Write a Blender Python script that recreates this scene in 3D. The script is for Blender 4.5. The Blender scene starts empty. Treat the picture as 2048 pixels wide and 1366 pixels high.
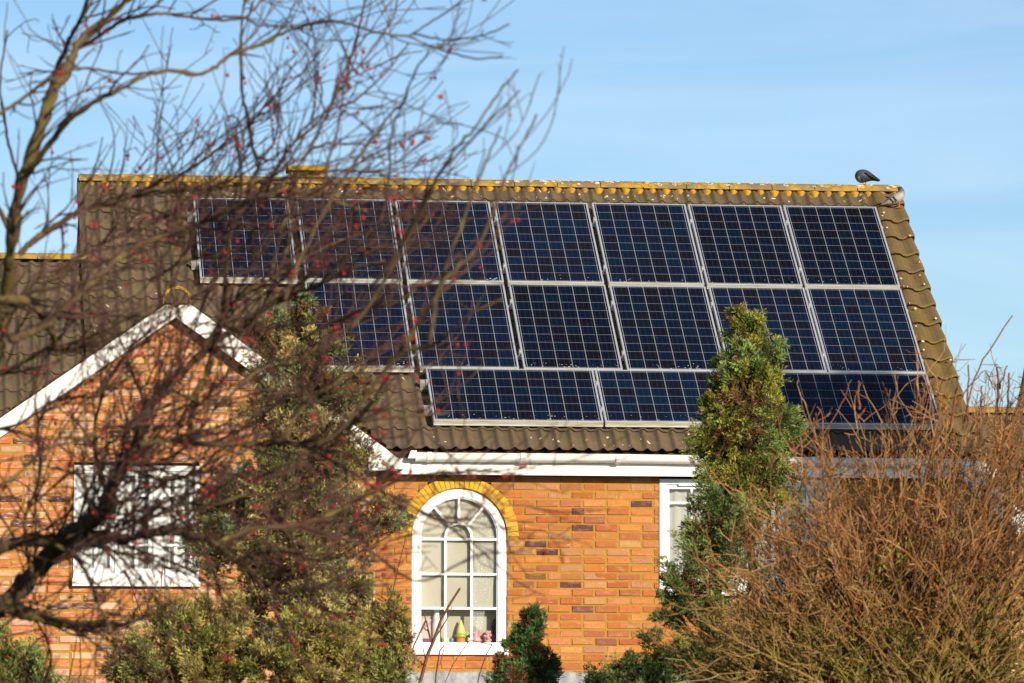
import bpy, bmesh, math, random
import numpy as np
from mathutils import Vector, Matrix, Euler
random.seed(5); RNG = np.random.default_rng(11)
C = bpy.context.scene.collection
sc = bpy.context.scene
R_ = math.radians

# ------------------------------------------------------------------ camera
F = 11022.0; YAW, PITCH, ROLL = .1139, .0837, .0013
CAM = np.array([-6.025, -52.669, 1.7])
cy_, sy_, cp_, sp_ = math.cos(YAW), math.sin(YAW), math.cos(PITCH), math.sin(PITCH)
fw = np.array([sy_*cp_, cy_*cp_, sp_]); rt = np.array([cy_, -sy_, 0]); up = np.cross(rt, fw)
rt, up = math.cos(ROLL)*rt + math.sin(ROLL)*up, -math.sin(ROLL)*rt + math.cos(ROLL)*up
def at(px, py, Y):
    """point of the real place at depth Y on the sight line of a photo pixel (2048 wide)"""
    d = fw + rt*(px-1024)/F - up*(py-683)/F
    return CAM + d*(Y-CAM[1])/d[1]
def ppm(Y):
    return F/((Y-CAM[1])*1.02)
cd = bpy.data.cameras.new('camera'); cam = bpy.data.objects.new('camera', cd); C.objects.link(cam)
cam.matrix_world = Matrix(((rt[0], up[0], -fw[0], CAM[0]), (rt[1], up[1], -fw[1], CAM[1]), (rt[2], up[2], -fw[2], CAM[2]), (0, 0, 0, 1)))
cd.sensor_width = 36; cd.lens = F/2048*36; cd.clip_start = .5; cd.clip_end = 2000
cd.dof.use_dof = True; cd.dof.focus_distance = 54.0; cd.dof.aperture_fstop = 5.0; cd.dof.aperture_blades = 9
sc.camera = cam

# ------------------------------------------------------------------ light
SAZ, SEL = R_(28), R_(20)
L = Vector((math.sin(SAZ)*math.cos(SEL), -math.cos(SAZ)*math.cos(SEL), math.sin(SEL)))
sd = bpy.data.lights.new('sun', 'SUN'); sun = bpy.data.objects.new('sun', sd); C.objects.link(sun)
sun.rotation_euler = L.to_track_quat('Z', 'Y').to_euler(); sun.location = (20, -40, 30)
sd.energy = 4.9; sd.angle = R_(.53); sd.color = (1, .88, .70)
w = bpy.data.worlds.new('World'); sc.world = w; w.use_nodes = True
nt = w.node_tree; nt.nodes.clear()
def N(nt, t, **k):
    n = nt.nodes.new(t)
    for a, b in k.items(): setattr(n, a, b)
    return n
sky = N(nt, 'ShaderNodeTexSky', sky_type='NISHITA', sun_disc=False)
sky.sun_elevation = SEL; sky.sun_rotation = R_(152); sky.altitude = 0; sky.air_density = 1.0; sky.dust_density = .3; sky.ozone_density = 2.2
tc = N(nt, 'ShaderNodeTexCoord')
# thin cirrus streaks high in the air
mp = N(nt, 'ShaderNodeMapping'); mp.inputs['Rotation'].default_value = (0, R_(-9), 0); mp.inputs['Scale'].default_value = (9, 9, 60)
ns = N(nt, 'ShaderNodeTexNoise'); ns.inputs['Scale'].default_value = 1.1; ns.inputs['Detail'].default_value = 7; ns.inputs['Distortion'].default_value = .6
cr = N(nt, 'ShaderNodeValToRGB'); cr.color_ramp.elements[0].position = .40; cr.color_ramp.elements[1].position = .78
cr.color_ramp.elements[0].color = (0, 0, 0, 1); cr.color_ramp.elements[1].color = (.20, .20, .20, 1)
hs = N(nt, 'ShaderNodeMix', data_type='RGBA', blend_type='MULTIPLY'); hs.inputs[0].default_value = 1; hs.inputs[7].default_value = (.82, .965, 1.15, 1)
mx = N(nt, 'ShaderNodeMix', data_type='RGBA'); mx.inputs[7].default_value = (9.5, 10.2, 11, 1)
bg = N(nt, 'ShaderNodeBackground'); bg.inputs[1].default_value = .082
wo = N(nt, 'ShaderNodeOutputWorld')
lk = nt.links.new
lk(tc.outputs['Generated'], mp.inputs[0]); lk(mp.outputs[0], ns.inputs['Vector']); lk(ns.outputs[0], cr.inputs[0])
lk(sky.outputs[0], hs.inputs[6]); lk(hs.outputs[2], mx.inputs[6]); lk(cr.outputs[0], mx.inputs[0]); lk(mx.outputs[2], bg.inputs[0]); lk(bg.outputs[0], wo.inputs[0])
sc.view_settings.view_transform = 'Standard'; sc.view_settings.look = 'None'; sc.view_settings.exposure = .5; sc.view_settings.gamma = 1
sc.cycles.use_denoising = True
sc.cycles.max_bounces = 6; sc.cycles.transparent_max_bounces = 12

# ------------------------------------------------------------------ materials
def mat(name, base, rough=.8, spec=.3, noise=(), bump=None, attr=False, metal=0, coat=0, sss=0, trans=0):
    """base colour (or the mesh's own colours), mottled by object-space noise, with bumps"""
    m = bpy.data.materials.new(name); m.use_nodes = True; t = m.node_tree; b = t.nodes['Principled BSDF']
    b.inputs['Roughness'].default_value = rough; b.inputs['Specular IOR Level'].default_value = spec; b.inputs['Metallic'].default_value = metal
    b.inputs['Coat Weight'].default_value = coat
    if attr:
        a = N(t, 'ShaderNodeAttribute', attribute_name='col'); out = a.outputs['Color']
    else:
        a = N(t, 'ShaderNodeRGB'); a.outputs[0].default_value = (*base, 1); out = a.outputs[0]
    tc = N(t, 'ShaderNodeTexCoord')
    for q in noise:
        scale, col, lo, hi, amt = q[:5]; det = q[5] if len(q) > 5 else 5
        n = N(t, 'ShaderNodeTexNoise'); n.inputs['Detail'].default_value = det; n.inputs['Roughness'].default_value = .62
        if isinstance(scale, tuple):
            mp = N(t, 'ShaderNodeMapping'); mp.inputs['Scale'].default_value = scale; t.links.new(tc.outputs['Object'], mp.inputs[0]); t.links.new(mp.outputs[0], n.inputs['Vector']); n.inputs['Scale'].default_value = 1
        else:
            n.inputs['Scale'].default_value = scale; t.links.new(tc.outputs['Object'], n.inputs['Vector'])
        mr = N(t, 'ShaderNodeMapRange'); mr.inputs[1].default_value = lo; mr.inputs[2].default_value = hi; mr.inputs[4].default_value = amt
        t.links.new(n.outputs[0], mr.inputs[0])
        x = N(t, 'ShaderNodeMix', data_type='RGBA'); x.inputs[7].default_value = (*col, 1)
        t.links.new(out, x.inputs[6]); t.links.new(mr.outputs[0], x.inputs[0]); out = x.outputs[2]
    t.links.new(out, b.inputs['Base Color'])
    if bump:
        n = N(t, 'ShaderNodeTexNoise'); n.inputs['Scale'].default_value = bump[0]; n.inputs['Detail'].default_value = 6
        t.links.new(tc.outputs['Object'], n.inputs['Vector'])
        bp = N(t, 'ShaderNodeBump'); bp.inputs['Strength'].default_value = bump[1]; bp.inputs['Distance'].default_value = bump[2] if len(bump) > 2 else .01
        t.links.new(n.outputs[0], bp.inputs['Height']); t.links.new(bp.outputs[0], b.inputs['Normal'])
    return m
def leaf_mat(name, rough=.55, tr=.25):
    m = mat(name, (0, 0, 0), rough, .25, attr=True); t = m.node_tree; b = t.nodes['Principled BSDF']
    o = t.nodes['Material Output']; tl = N(t, 'ShaderNodeBsdfTranslucent'); ms = N(t, 'ShaderNodeMixShader'); ms.inputs[0].default_value = tr
    t.links.new(b.inputs['Base Color'].links[0].from_socket, tl.inputs[0])
    t.links.new(b.outputs[0], ms.inputs[1]); t.links.new(tl.outputs[0], ms.inputs[2]); t.links.new(ms.outputs[0], o.inputs[0])
    return m
M = {}
M['brick'] = mat('brick', (0, 0, 0), .85, .25, attr=True, noise=[(38, (.20, .045, .02), .52, .78, .5), ((8, 8, 26), (.60, .32, .16), .54, .74, .5), ((14, 14, 40), (.70, .50, .34), .62, .71, .6), (2.2, (.30, .085, .03), .48, .75, .45), (9, (.30, .09, .03), .5, .8, .35)], bump=(70, .55, .006))
M['pale_brick'] = mat('pale_brick', (0, 0, 0), .85, .25, attr=True, noise=[(30, (.17, .06, .04), .52, .75, .6), ((9, 9, 30), (.66, .46, .33), .50, .68, .7), ((16, 16, 50), (.72, .60, .50), .60, .70, .7), (9, (.34, .11, .04), .5, .8, .3)], bump=(70, .55, .006))
M['buff_brick'] = mat('buff_brick', (0, 0, 0), .85, .25, attr=True, noise=[(30, (.35, .2, .06), .5, .75, .5)], bump=(70, .5, .006))
M['mortar'] = mat('mortar', (.36, .19, .038), .95, .1, noise=[(30, (.27, .13, .025), .4, .75, .7), (6, (.44, .25, .07), .5, .8, .5)], bump=(120, .5, .004))
M['arch_brick'] = mat('arch_brick', (0, 0, 0), .85, .2, attr=True, noise=[(34, (.36, .17, .02), .5, .8, .6), (60, (.16, .07, .02), .66, .8, .5)], bump=(80, .5, .005))
M['white_paint'] = mat('white_paint', (.80, .79, .76), .35, .5, noise=[(2.5, (.66, .64, .57), .5, .8, .6), ((22, 22, 1.5), (.60, .57, .48), .56, .74, .55), (40, (.5, .46, .36), .68, .85, .5)])
M['old_paint'] = mat('old_paint', (.80, .78, .74), .5, .4, noise=[(7, (.62, .58, .5), .5, .8, .6), (28, (.35, .28, .2), .66, .78, .55), (90, (.3, .26, .2), .7, .85, .5)], bump=(60, .3, .004))
M['white_pvc'] = mat('white_pvc', (.82, .82, .80), .22, .5)
M['dark_wood'] = mat('dark_wood', (.10, .05, .03), .8, .2, noise=[(12, (.05, .025, .015), .4, .7, .8)])
M['rotten_wood'] = mat('rotten_wood', (.42, .26, .13), .9, .2, noise=[(30, (.2, .11, .06), .4, .7, .8)])
M['tile'] = mat('tile', (.115, .078, .050), .92, .15, noise=[(3.2, (.085, .062, .038), .42, .68, .85), (14, (.215, .15, .095), .5, .8, .5), (5, (.115, .105, .028), .50, .66, .75), (1.6, (.09, .066, .04), .45, .62, .6), (45, (.10, .075, .05), .5, .8, .45), (11, (.55, .36, .02), .735, .775, .9)], bump=(55, .5, .006))
M['verge_tile'] = mat('verge_tile', (.145, .092, .040), .92, .15, noise=[(3, (.14, .10, .015), .48, .66, .8), (5, (.16, .12, .035), .45, .75, .8), (22, (.23, .16, .085), .5, .8, .5), (45, (.12, .085, .04), .5, .8, .5)], bump=(55, .5, .006))
M['ridge'] = mat('ridge', (.20, .14, .075), .92, .15, noise=[(9, (.12, .085, .045), .45, .75, .7), (4.5, (.42, .25, .02), .45, .58, .8), (13, (.50, .30, .02), .56, .66, .7), (26, (.24, .2, .06), .55, .8, .6)], bump=(60, .5, .006))
M['bedding'] = mat('bedding', (.42, .225, .018), .92, .1, noise=[(5, (.25, .16, .07), .52, .60, .9), (14, (.27, .17, .07), .52, .66, .7), (30, (.42, .25, .015), .45, .75, .7)], bump=(70, .7, .008))
M['lichen_white'] = mat('lichen_white', (.62, .54, .38), .9, .15, noise=[(60, (.45, .36, .2), .45, .75, .7)], bump=(90, .6, .005))
M['lichen_yellow'] = mat('lichen_yellow', (.40, .235, .018), .9, .15, noise=[(50, (.42, .24, .01), .4, .75, .8)], bump=(80, .8, .006))
M['alu'] = mat('alu', (.62, .63, .63), .42, .5, metal=.55, noise=[(20, (.45, .44, .38), .55, .85, .5)])
M['alu_dirty'] = mat('alu_dirty', (.60, .58, .52), .6, .4, metal=.2, noise=[((3, 30, 30), (.38, .33, .16), .42, .66, .85), (40, (.3, .27, .14), .6, .8, .6)])
M['steel'] = mat('steel', (.6, .58, .52), .4, .5, metal=.6)
M['black'] = mat('black', (.012, .012, .012), .6, .3)
M['lead'] = mat('lead', (.26, .27, .29), .75, .35, noise=[((9, 9, 2.5), (.44, .44, .42), .42, .7, .85), (25, (.16, .165, .17), .5, .75, .7), (5, (.55, .54, .5), .62, .75, .8)], bump=(40, .5, .006))
M['felt'] = mat('felt', (.10, .10, .105), .9, .2, noise=[(8, (.16, .16, .15), .4, .7, .7)])
M['bark'] = mat('bark', (.09, .056, .03), .92, .15, noise=[(24, (.045, .028, .018), .44, .7, .8), (9, (.17, .145, .035), .52, .68, .8), (40, (.22, .18, .11), .66, .8, .5)], bump=(50, .9, .008))
M['mossy'] = mat('mossy', (.115, .078, .036), .95, .1, noise=[(6, (.14, .12, .022), .48, .68, .85), (20, (.05, .034, .02), .52, .72, .8), (13, (.36, .34, .2), .68, .76, .7)], bump=(40, 1, .012))
M['shaded_bark'] = mat('shaded_bark', (.075, .05, .028), .95, .1, noise=[(7, (.12, .105, .022), .54, .68, .8), (22, (.03, .02, .014), .48, .7, .8), (14, (.30, .28, .17), .70, .77, .6)], bump=(36, 1, .014))  # bark with moss patches; shade on the lower limbs is put into its colour
M['twig'] = mat('twig', (.070, .035, .025), .85, .2, noise=[(9, (.16, .09, .05), .52, .72, .7), (2.2, (.035, .018, .016), .48, .62, .85), (5, (.14, .055, .04), .55, .7, .6)])
M['stem'] = mat('stem', (0, 0, 0), .85, .2, attr=True, noise=[(30, (.10, .055, .025), .55, .8, .5)])
M['sapling'] = mat('sapling', (.14, .055, .035), .7, .3, noise=[(12, (.07, .03, .022), .45, .7, .7)])
M['berry'] = mat('berry', (.33, .009, .013), .4, .35, noise=[(25, (.13, .005, .009), .45, .7, .7)])
M['leaf'] = leaf_mat('leaf')
M['wood'] = mat('wood', (.16, .075, .035), .9, .15, noise=[(15, (.09, .045, .02), .45, .7, .7)])
M['grass'] = mat('grass', (.06, .085, .025), .95, .1, noise=[(.5, (.10, .09, .04), .4, .7, .7), (6, (.035, .055, .015), .45, .7, .7)], bump=(20, .8, .05))
M['road'] = mat('road', (.05, .05, .052), .9, .2, noise=[(3, (.07, .068, .065), .4, .7, .6)], bump=(60, .5, .01))
M['blind'] = mat('blind', (.46, .415, .33), .85, .2, noise=[((2, 2, .4), (.42, .38, .31), .4, .7, .5)])
M['blind_grey'] = mat('blind_grey', (.42, .41, .385), .85, .2)
M['net'] = mat('net', (.78, .78, .76), .9, .2, noise=[((26, 26, .8), (.42, .42, .42), .45, .62, .8)])
M['room'] = mat('room', (.30, .27, .22), .9, .2)
M['pigeon'] = mat('pigeon', (0, 0, 0), .6, .3, attr=True, noise=[(60, (.03, .03, .035), .5, .8, .4)])
M['pigeon_dark'] = mat('pigeon_dark', (.028, .040, .034), .5, .4, noise=[(40, (.05, .03, .05), .5, .7, .5)])
M['pink_foot'] = mat('pink_foot', (.55, .12, .07), .6, .3)
M['china_white'] = mat('china_white', (.8, .78, .72), .2, .5)
M['china_yellow'] = mat('china_yellow', (.75, .56, .18), .3, .5, noise=[(40, (.8, .72, .5), .5, .7, .7)])
M['china_green'] = mat('china_green', (.36, .40, .03), .35, .5)
M['china_pink'] = mat('china_pink', (.55, .25, .27), .35, .5, noise=[(50, (.8, .6, .58), .5, .7, .8)])
M['china_red'] = mat('china_red', (.62, .20, .05), .35, .5)
M['china_blue'] = mat('china_blue', (.12, .2, .42), .35, .5)
M['pink_card'] = mat('pink_card', (.55, .40, .38), .7, .3)
M['purple'] = mat('purple', (.15, .07, .12), .7, .3)
# window glass: clear with a fresnel reflection
def glass():
    m = bpy.data.materials.new('window_glass'); m.use_nodes = True; t = m.node_tree; t.nodes.clear()
    o = N(t, 'ShaderNodeOutputMaterial'); tr = N(t, 'ShaderNodeBsdfTransparent'); tr.inputs[0].default_value = (.93, .95, .94, 1)
    g = N(t, 'ShaderNodeBsdfGlossy'); g.inputs['Roughness'].default_value = .02; fr = N(t, 'ShaderNodeFresnel'); fr.inputs[0].default_value = 1.5
    mm = N(t, 'ShaderNodeMath', operation='MULTIPLY'); mm.inputs[1].default_value = 1.6; mm.use_clamp = True
    mx = N(t, 'ShaderNodeMixShader'); t.links.new(fr.outputs[0], mm.inputs[0]); t.links.new(mm.outputs[0], mx.inputs[0])
    t.links.new(tr.outputs[0], mx.inputs[1]); t.links.new(g.outputs[0], mx.inputs[2]); t.links.new(mx.outputs[0], o.inputs[0]); return m
M['glass'] = glass()
def sheer():
    m = bpy.data.materials.new('sheer'); m.use_nodes = True; t = m.node_tree; t.nodes.clear()
    o = N(t, 'ShaderNodeOutputMaterial'); tr = N(t, 'ShaderNodeBsdfTransparent'); d = N(t, 'ShaderNodeBsdfDiffuse'); d.inputs[0].default_value = (.66, .68, .62, 1)
    tcn = N(t, 'ShaderNodeTexCoord'); v = N(t, 'ShaderNodeTexVoronoi'); v.inputs['Scale'].default_value = 42; t.links.new(tcn.outputs['Object'], v.inputs['Vector'])
    mr = N(t, 'ShaderNodeMapRange'); mr.inputs[1].default_value = .12; mr.inputs[2].default_value = .3; mr.inputs[3].default_value = .95; mr.inputs[4].default_value = .28
    mx = N(t, 'ShaderNodeMixShader'); t.links.new(v.outputs['Distance'], mr.inputs[0]); t.links.new(mr.outputs[0], mx.inputs[0])
    t.links.new(tr.outputs[0], mx.inputs[1]); t.links.new(d.outputs[0], mx.inputs[2]); t.links.new(mx.outputs[0], o.inputs[0]); return m
M['sheer'] = sheer()
def pv():
    """polycrystalline cells: uv counts cells, thin lines between them, bus bars and dirt specks"""
    m = bpy.data.materials.new('solar_cells'); m.use_nodes = True; t = m.node_tree; b = t.nodes['Principled BSDF']; k = t.links.new
    b.inputs['Roughness'].default_value = .12; b.inputs['Specular IOR Level'].default_value = .13
    uv = N(t, 'ShaderNodeUVMap'); oi = N(t, 'ShaderNodeObjectInfo')
    sep = N(t, 'ShaderNodeSeparateXYZ'); k(uv.outputs[0], sep.inputs[0])
    def math_(op, a, bb=None, cl=False):
        n = N(t, 'ShaderNodeMath', operation=op); n.use_clamp = cl
        for i, q in enumerate((a, bb)):
            if q is None: continue
            if isinstance(q, (int, float)): n.inputs[i].default_value = q
            else: k(q, n.inputs[i])
        return n.outputs[0]
    def line(c, wd):      # 1 on a line at whole numbers
        fr = math_('FRACT', c); d = math_('MINIMUM', fr, math_('SUBTRACT', 1, fr)); return math_('LESS_THAN', d, wd)
    fx, fy = math_('FLOOR', sep.outputs[0]), math_('FLOOR', sep.outputs[1])
    cv = N(t, 'ShaderNodeCombineXYZ'); k(fx, cv.inputs[0]); k(fy, cv.inputs[1]); k(math_('MULTIPLY', oi.outputs['Random'], 97), cv.inputs[2])
    wn = N(t, 'ShaderNodeTexWhiteNoise', noise_dimensions='3D'); k(cv.outputs[0], wn.inputs['Vector'])
    rp = N(t, 'ShaderNodeValToRGB'); e = rp.color_ramp.elements; e[0].color = (.0068, .0055, .009, 1); e[1].color = (.0022, .0125, .030, 1)
    x = e.new(.35); x.color = (.005, .0065, .019, 1); x = e.new(.7); x.color = (.0035, .0085, .027, 1)
    k(wn.outputs[0], rp.inputs[0]); col = rp.outputs[0]
    # crystal grain
    sc3 = N(t, 'ShaderNodeVectorMath', operation='MULTIPLY'); sc3.inputs[1].default_value = (9, 5, 1); k(uv.outputs[0], sc3.inputs[0])
    vo = N(t, 'ShaderNodeTexVoronoi'); vo.inputs['Scale'].default_value = 1; k(sc3.outputs[0], vo.inputs['Vector'])
    pvx = N(t, 'ShaderNodeVectorMath', operation='SCALE'); k(col, pvx.inputs[0]); k(math_('ADD', math_('MULTIPLY', oi.outputs['Random'], .55), .48), pvx.inputs['Scale']); col = pvx.outputs[0]
    gm = N(t, 'ShaderNodeMix', data_type='RGBA', blend_type='MULTIPLY'); gm.inputs[0].default_value = .35; k(col, gm.inputs[6]); k(vo.outputs['Color'], gm.inputs[7]); col = gm.outputs[2]
    bus = N(t, 'ShaderNodeMix', data_type='RGBA'); bus.inputs[7].default_value = (.05, .05, .06, 1)
    bx = math_('MULTIPLY', line(math_('MULTIPLY', math_('ADD', sep.outputs[0], .166), 3), .024), .5); k(bx, bus.inputs[0]); k(col, bus.inputs[6]); col = bus.outputs[2]
    ln = math_('MAXIMUM', line(sep.outputs[0], .0145), math_('MULTIPLY', line(sep.outputs[1], .013), .7))
    lm = N(t, 'ShaderNodeMix', data_type='RGBA'); lm.inputs[7].default_value = (.31, .325, .345, 1); k(ln, lm.inputs[0]); k(col, lm.inputs[6]); col = lm.outputs[2]
    # dirt: specks everywhere, more along the lower edge where rain leaves them
    tco = N(t, 'ShaderNodeTexCoord'); so = N(t, 'ShaderNodeSeparateXYZ'); k(tco.outputs['Object'], so.inputs[0])
    vadd = N(t, 'ShaderNodeVectorMath', operation='ADD'); cx = N(t, 'ShaderNodeCombineXYZ'); k(math_('MULTIPLY', oi.outputs['Random'], 31), cx.inputs[0]); k(tco.outputs['Object'], vadd.inputs[0]); k(cx.outputs[0], vadd.inputs[1])
    v2 = N(t, 'ShaderNodeTexVoronoi'); v2.inputs['Scale'].default_value = 24; k(vadd.outputs[0], v2.inputs['Vector'])
    n2 = N(t, 'ShaderNodeTexNoise'); n2.inputs['Scale'].default_value = 5; k(vadd.outputs[0], n2.inputs['Vector'])
    att = N(t, 'ShaderNodeAttribute', attribute_name='low'); 
    thr = math_('ADD', math_('MULTIPLY', att.outputs['Fac'], .26), math_('MULTIPLY', math_('SUBTRACT', n2.outputs[0], .50), .40))
    sp = math_('MULTIPLY', math_('LESS_THAN', v2.outputs['Distance'], thr), .75)
    sm = N(t, 'ShaderNodeMix', data_type='RGBA'); sm.inputs[7].default_value = (.36, .37, .38, 1); k(sp, sm.inputs[0]); k(col, sm.inputs[6]); col = sm.outputs[2]
    k(col, b.inputs['Base Color']); return m
M['pv'] = pv()

# ------------------------------------------------------------------ mesh building
class MB:
    def __init__(s): s.v = []; s.f = []; s.c = []; s.n = 0
    def add(s, v, f, c=None):
        v = np.asarray(v, float); s.v.append(v); s.f += [tuple(i+s.n for i in q) for q in f]; s.n += len(v)
        if c is not None: s.c.append((len(v), c))
        return s
    def box(s, a, b, c=None):
        x0, y0, z0 = a; x1, y1, z1 = b
        return s.add([(x0, y0, z0), (x1, y0, z0), (x1, y1, z0), (x0, y1, z0), (x0, y0, z1), (x1, y0, z1), (x1, y1, z1), (x0, y1, z1)],
                     [(0, 3, 2, 1), (4, 5, 6, 7), (0, 1, 5, 4), (1, 2, 6, 5), (2, 3, 7, 6), (3, 0, 4, 7)], c)
    def prism(s, poly, a, b, axis=1, c=None):
        """extrude an outline (pairs in the two other axes) from a to b along the axis"""
        n = len(poly); V = []
        for d in (a, b):
            for p in poly: q = list(p); q.insert(axis, d); V.append(q)
        F_ = [tuple(range(n))[::-1], tuple(range(n, 2*n))] + [(i, (i+1) % n, n+(i+1) % n, n+i) for i in range(n)]
        return s.add(V, F_, c)
    def band(s, inner, outer, y0, y1, closed=False, c=None):
        """a strip between two outlines in x,z, extruded in y"""
        n = len(inner); V = [(p[0], y, p[1]) for y in (y0, y1) for l in (inner, outer) for p in l]; F_ = []
        for i in range(n if closed else n-1):
            j = (i+1) % n
            F_ += [(i, j, n+j, n+i), (2*n+i, 3*n+i, 3*n+j, 2*n+j), (n+i, n+j, 3*n+j, 3*n+i), (i, 2*n+i, 2*n+j, j)]
        if not closed: F_ += [(0, n, 3*n, 2*n), (n-1, 3*n-1, 4*n-1, 2*n-1)]
        return s.add(V, F_, c)
    def tube(s, P, r, k=5, cap=True, c=None):
        P = np.asarray(P, float); n = len(P); r = np.broadcast_to(np.asarray(r, float), (n,))
        T = np.gradient(P, axis=0); T /= np.linalg.norm(T, axis=1)[:, None]+1e-9
        a = np.array([.31, .22, .92]) if abs(T[:, 2]).mean() < .8 else np.array([.9, .3, .1])
        U = np.cross(T, a); U /= np.linalg.norm(U, axis=1)[:, None]+1e-9; W = np.cross(T, U)
        ang = np.arange(k)*2*math.pi/k
        V = P[:, None]+r[:, None, None]*(np.cos(ang)[None, :, None]*U[:, None]+np.sin(ang)[None, :, None]*W[:, None])
        F_ = [(i*k+j, i*k+(j+1) % k, (i+1)*k+(j+1) % k, (i+1)*k+j) for i in range(n-1) for j in range(k)]
        if cap: F_ += [tuple(range(k))[::-1], tuple(range((n-1)*k, n*k))]
        return s.add(V.reshape(-1, 3), F_, c)
    def lathe(s, prof, ctr, k=12, sx=1, sy=1, c=None):
        V = [(ctr[0]+r*sx*math.cos(a*2*math.pi/k), ctr[1]+r*sy*math.sin(a*2*math.pi/k), ctr[2]+z) for r, z in prof for a in range(k)]
        n = len(prof)
        F_ = [(i*k+j, i*k+(j+1) % k, (i+1)*k+(j+1) % k, (i+1)*k+j) for i in range(n-1) for j in range(k)] + [tuple(range(k))[::-1], tuple(range((n-1)*k, n*k))]
        return s.add(V, F_, c)
    def build(s, name, m, parent=None, smooth=False):
        V = np.concatenate(s.v) if s.v else np.zeros((0, 3))
        if parent is not None:
            V = V-np.array(WL.get(parent.name, (0, 0, 0)))
        me = bpy.data.meshes.new(name); me.from_pydata(V.tolist(), [], s.f); me.update()
        if s.c:
            a = me.color_attributes.new('col', 'FLOAT_COLOR', 'POINT'); arr = []
            for n, c in s.c:
                c = np.asarray(c, float)
                arr.append(np.c_[c, np.ones(n)] if c.ndim == 2 else np.tile([*c, 1], (n, 1)))
            a.data.foreach_set('color', np.concatenate(arr).ravel())
        if smooth: me.polygons.foreach_set('use_smooth', [True]*len(me.polygons))
        me.materials.append(M[m] if isinstance(m, str) else m)
        o = bpy.data.objects.new(name, me); C.objects.link(o)
        if parent is not None: o.parent = parent; WL[o.name] = WL.get(parent.name, (0, 0, 0)) if False else (0, 0, 0); WL[o.name] = WL[parent.name]
        else: WL[o.name] = (0, 0, 0)
        return o
WL = {}
def tag(o, label=None, cat=None, group=None, kind=None):
    for k, v in (('label', label), ('category', cat), ('group', group), ('kind', kind)):
        if v: o[k] = v
    return o
def thing(name, label, cat, loc, group=None):
    o = bpy.data.objects.new(name, None); C.objects.link(o); o.location = loc; o.empty_display_size = .2
    WL[o.name] = tuple(float(q) for q in loc); return tag(o, label, cat, group)
def rnd(a, b): return float(RNG.uniform(a, b))

# ------------------------------------------------------------------ ground
g = MB(); n_ = 24
g.add([(-400, -400, 0), (400, -400, 0), (400, 900, 0), (-400, 900, 0)], [(0, 1, 2, 3)]); tag(g.build('ground', 'grass'), kind='structure')
g = MB(); g.box((-60, -62, -.2), (60, -50.5, .012)); tag(g.build('road', 'road'), kind='structure')

# ------------------------------------------------------------------ house
S = .6184; cs, ss = math.cos(S), math.sin(S)
def roofp(x, v, h): return (x, -.2+v*cs-h*ss, 5.076+v*ss+h*cs)
house = thing('house', 'orange brick house with solar panels on its brown tiled roof', 'house', (0, 2, 0))
CRS, BL = .0783, .229
ORANGE = [(0.4296, 0.1584, 0.0412), (0.3952, 0.1319, 0.0334), (0.4638, 0.1848, 0.0539), (0.3694, 0.1109, 0.0294), (0.4296, 0.1742, 0.0589), (0.3437, 0.1213, 0.0441), (0.4037, 0.2005, 0.0834)]
DARK = [(.095, .042, .036), (.085, .036, .034), (.15, .06, .045), (.21, .075, .04), (.26, .09, .045)]
PALE = [(0.52, 0.273, 0.1425), (0.5, 0.1995, 0.076), (0.46, 0.1575, 0.057), (0.55, 0.315, 0.1805), (0.44, 0.1365, 0.0427), (0.5, 0.168, 0.0475)]
def lay_bricks(spans, z0, z1, y, pal, pdark, seed, out=.004):
    """brick courses; spans(zlo, zhi) gives the stretches of wall in a course"""
    r = np.random.default_rng(seed); b = MB(); mo = MB(); i = 0; z = z0
    while z < z1-1e-6:
        for (xa, xb) in spans(z, z+CRS):
            if xb-xa < .03: continue
            mo.add([(xa, y, z), (xb, y, z), (xb, y, z+CRS), (xa, y, z+CRS)], [(0, 1, 2, 3)])
            x = math.floor(xa/BL)*BL+(i % 2)*BL/2-BL
            while x < xb:
                a, c = max(x+.0055+r.uniform(-.002, .003), xa), min(x+BL-.0055+r.uniform(-.003, .002), xb); x += BL*(1 if r.random() < .93 else .5)
                if c-a < .025: continue
                col = np.array(DARK[r.integers(len(DARK))] if r.random() < pdark else pal[r.integers(len(pal))])*r.uniform(.82, 1.13)*np.array([1, r.uniform(.88, 1.12), r.uniform(.8, 1.25)])
                lo, hi = z+.0055+r.uniform(-.003, .003), z+CRS-.0055+r.uniform(-.003, .003)
                f = y-out-r.uniform(0, .006); e = .009; t = r.uniform(-.004, .004, 4)
                V = [(a, y+.01, lo), (c, y+.01, lo), (c, y+.01, hi), (a, y+.01, hi),
                     (a+.002, f+e, lo+.001), (c-.002, f+e, lo+.001), (c-.002, f+e, hi-.001), (a+.002, f+e, hi-.001),
                     (a+e+.002, f+t[0], lo+e), (c-e-.002, f+t[1], lo+e), (c-e-.002, f+t[2], hi-e), (a+e+.002, f+t[3], hi-e)]
                q = []
                for s_ in (0, 4):
                    q += [(s_+0, s_+1, s_+5, s_+4), (s_+1, s_+2, s_+6, s_+5), (s_+2, s_+3, s_+7, s_+6), (s_+3, s_+0, s_+4, s_+7)]
                b.add(V, q+[(8, 9, 10, 11)], col)
        z += CRS; i += 1
    return b, mo
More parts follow.
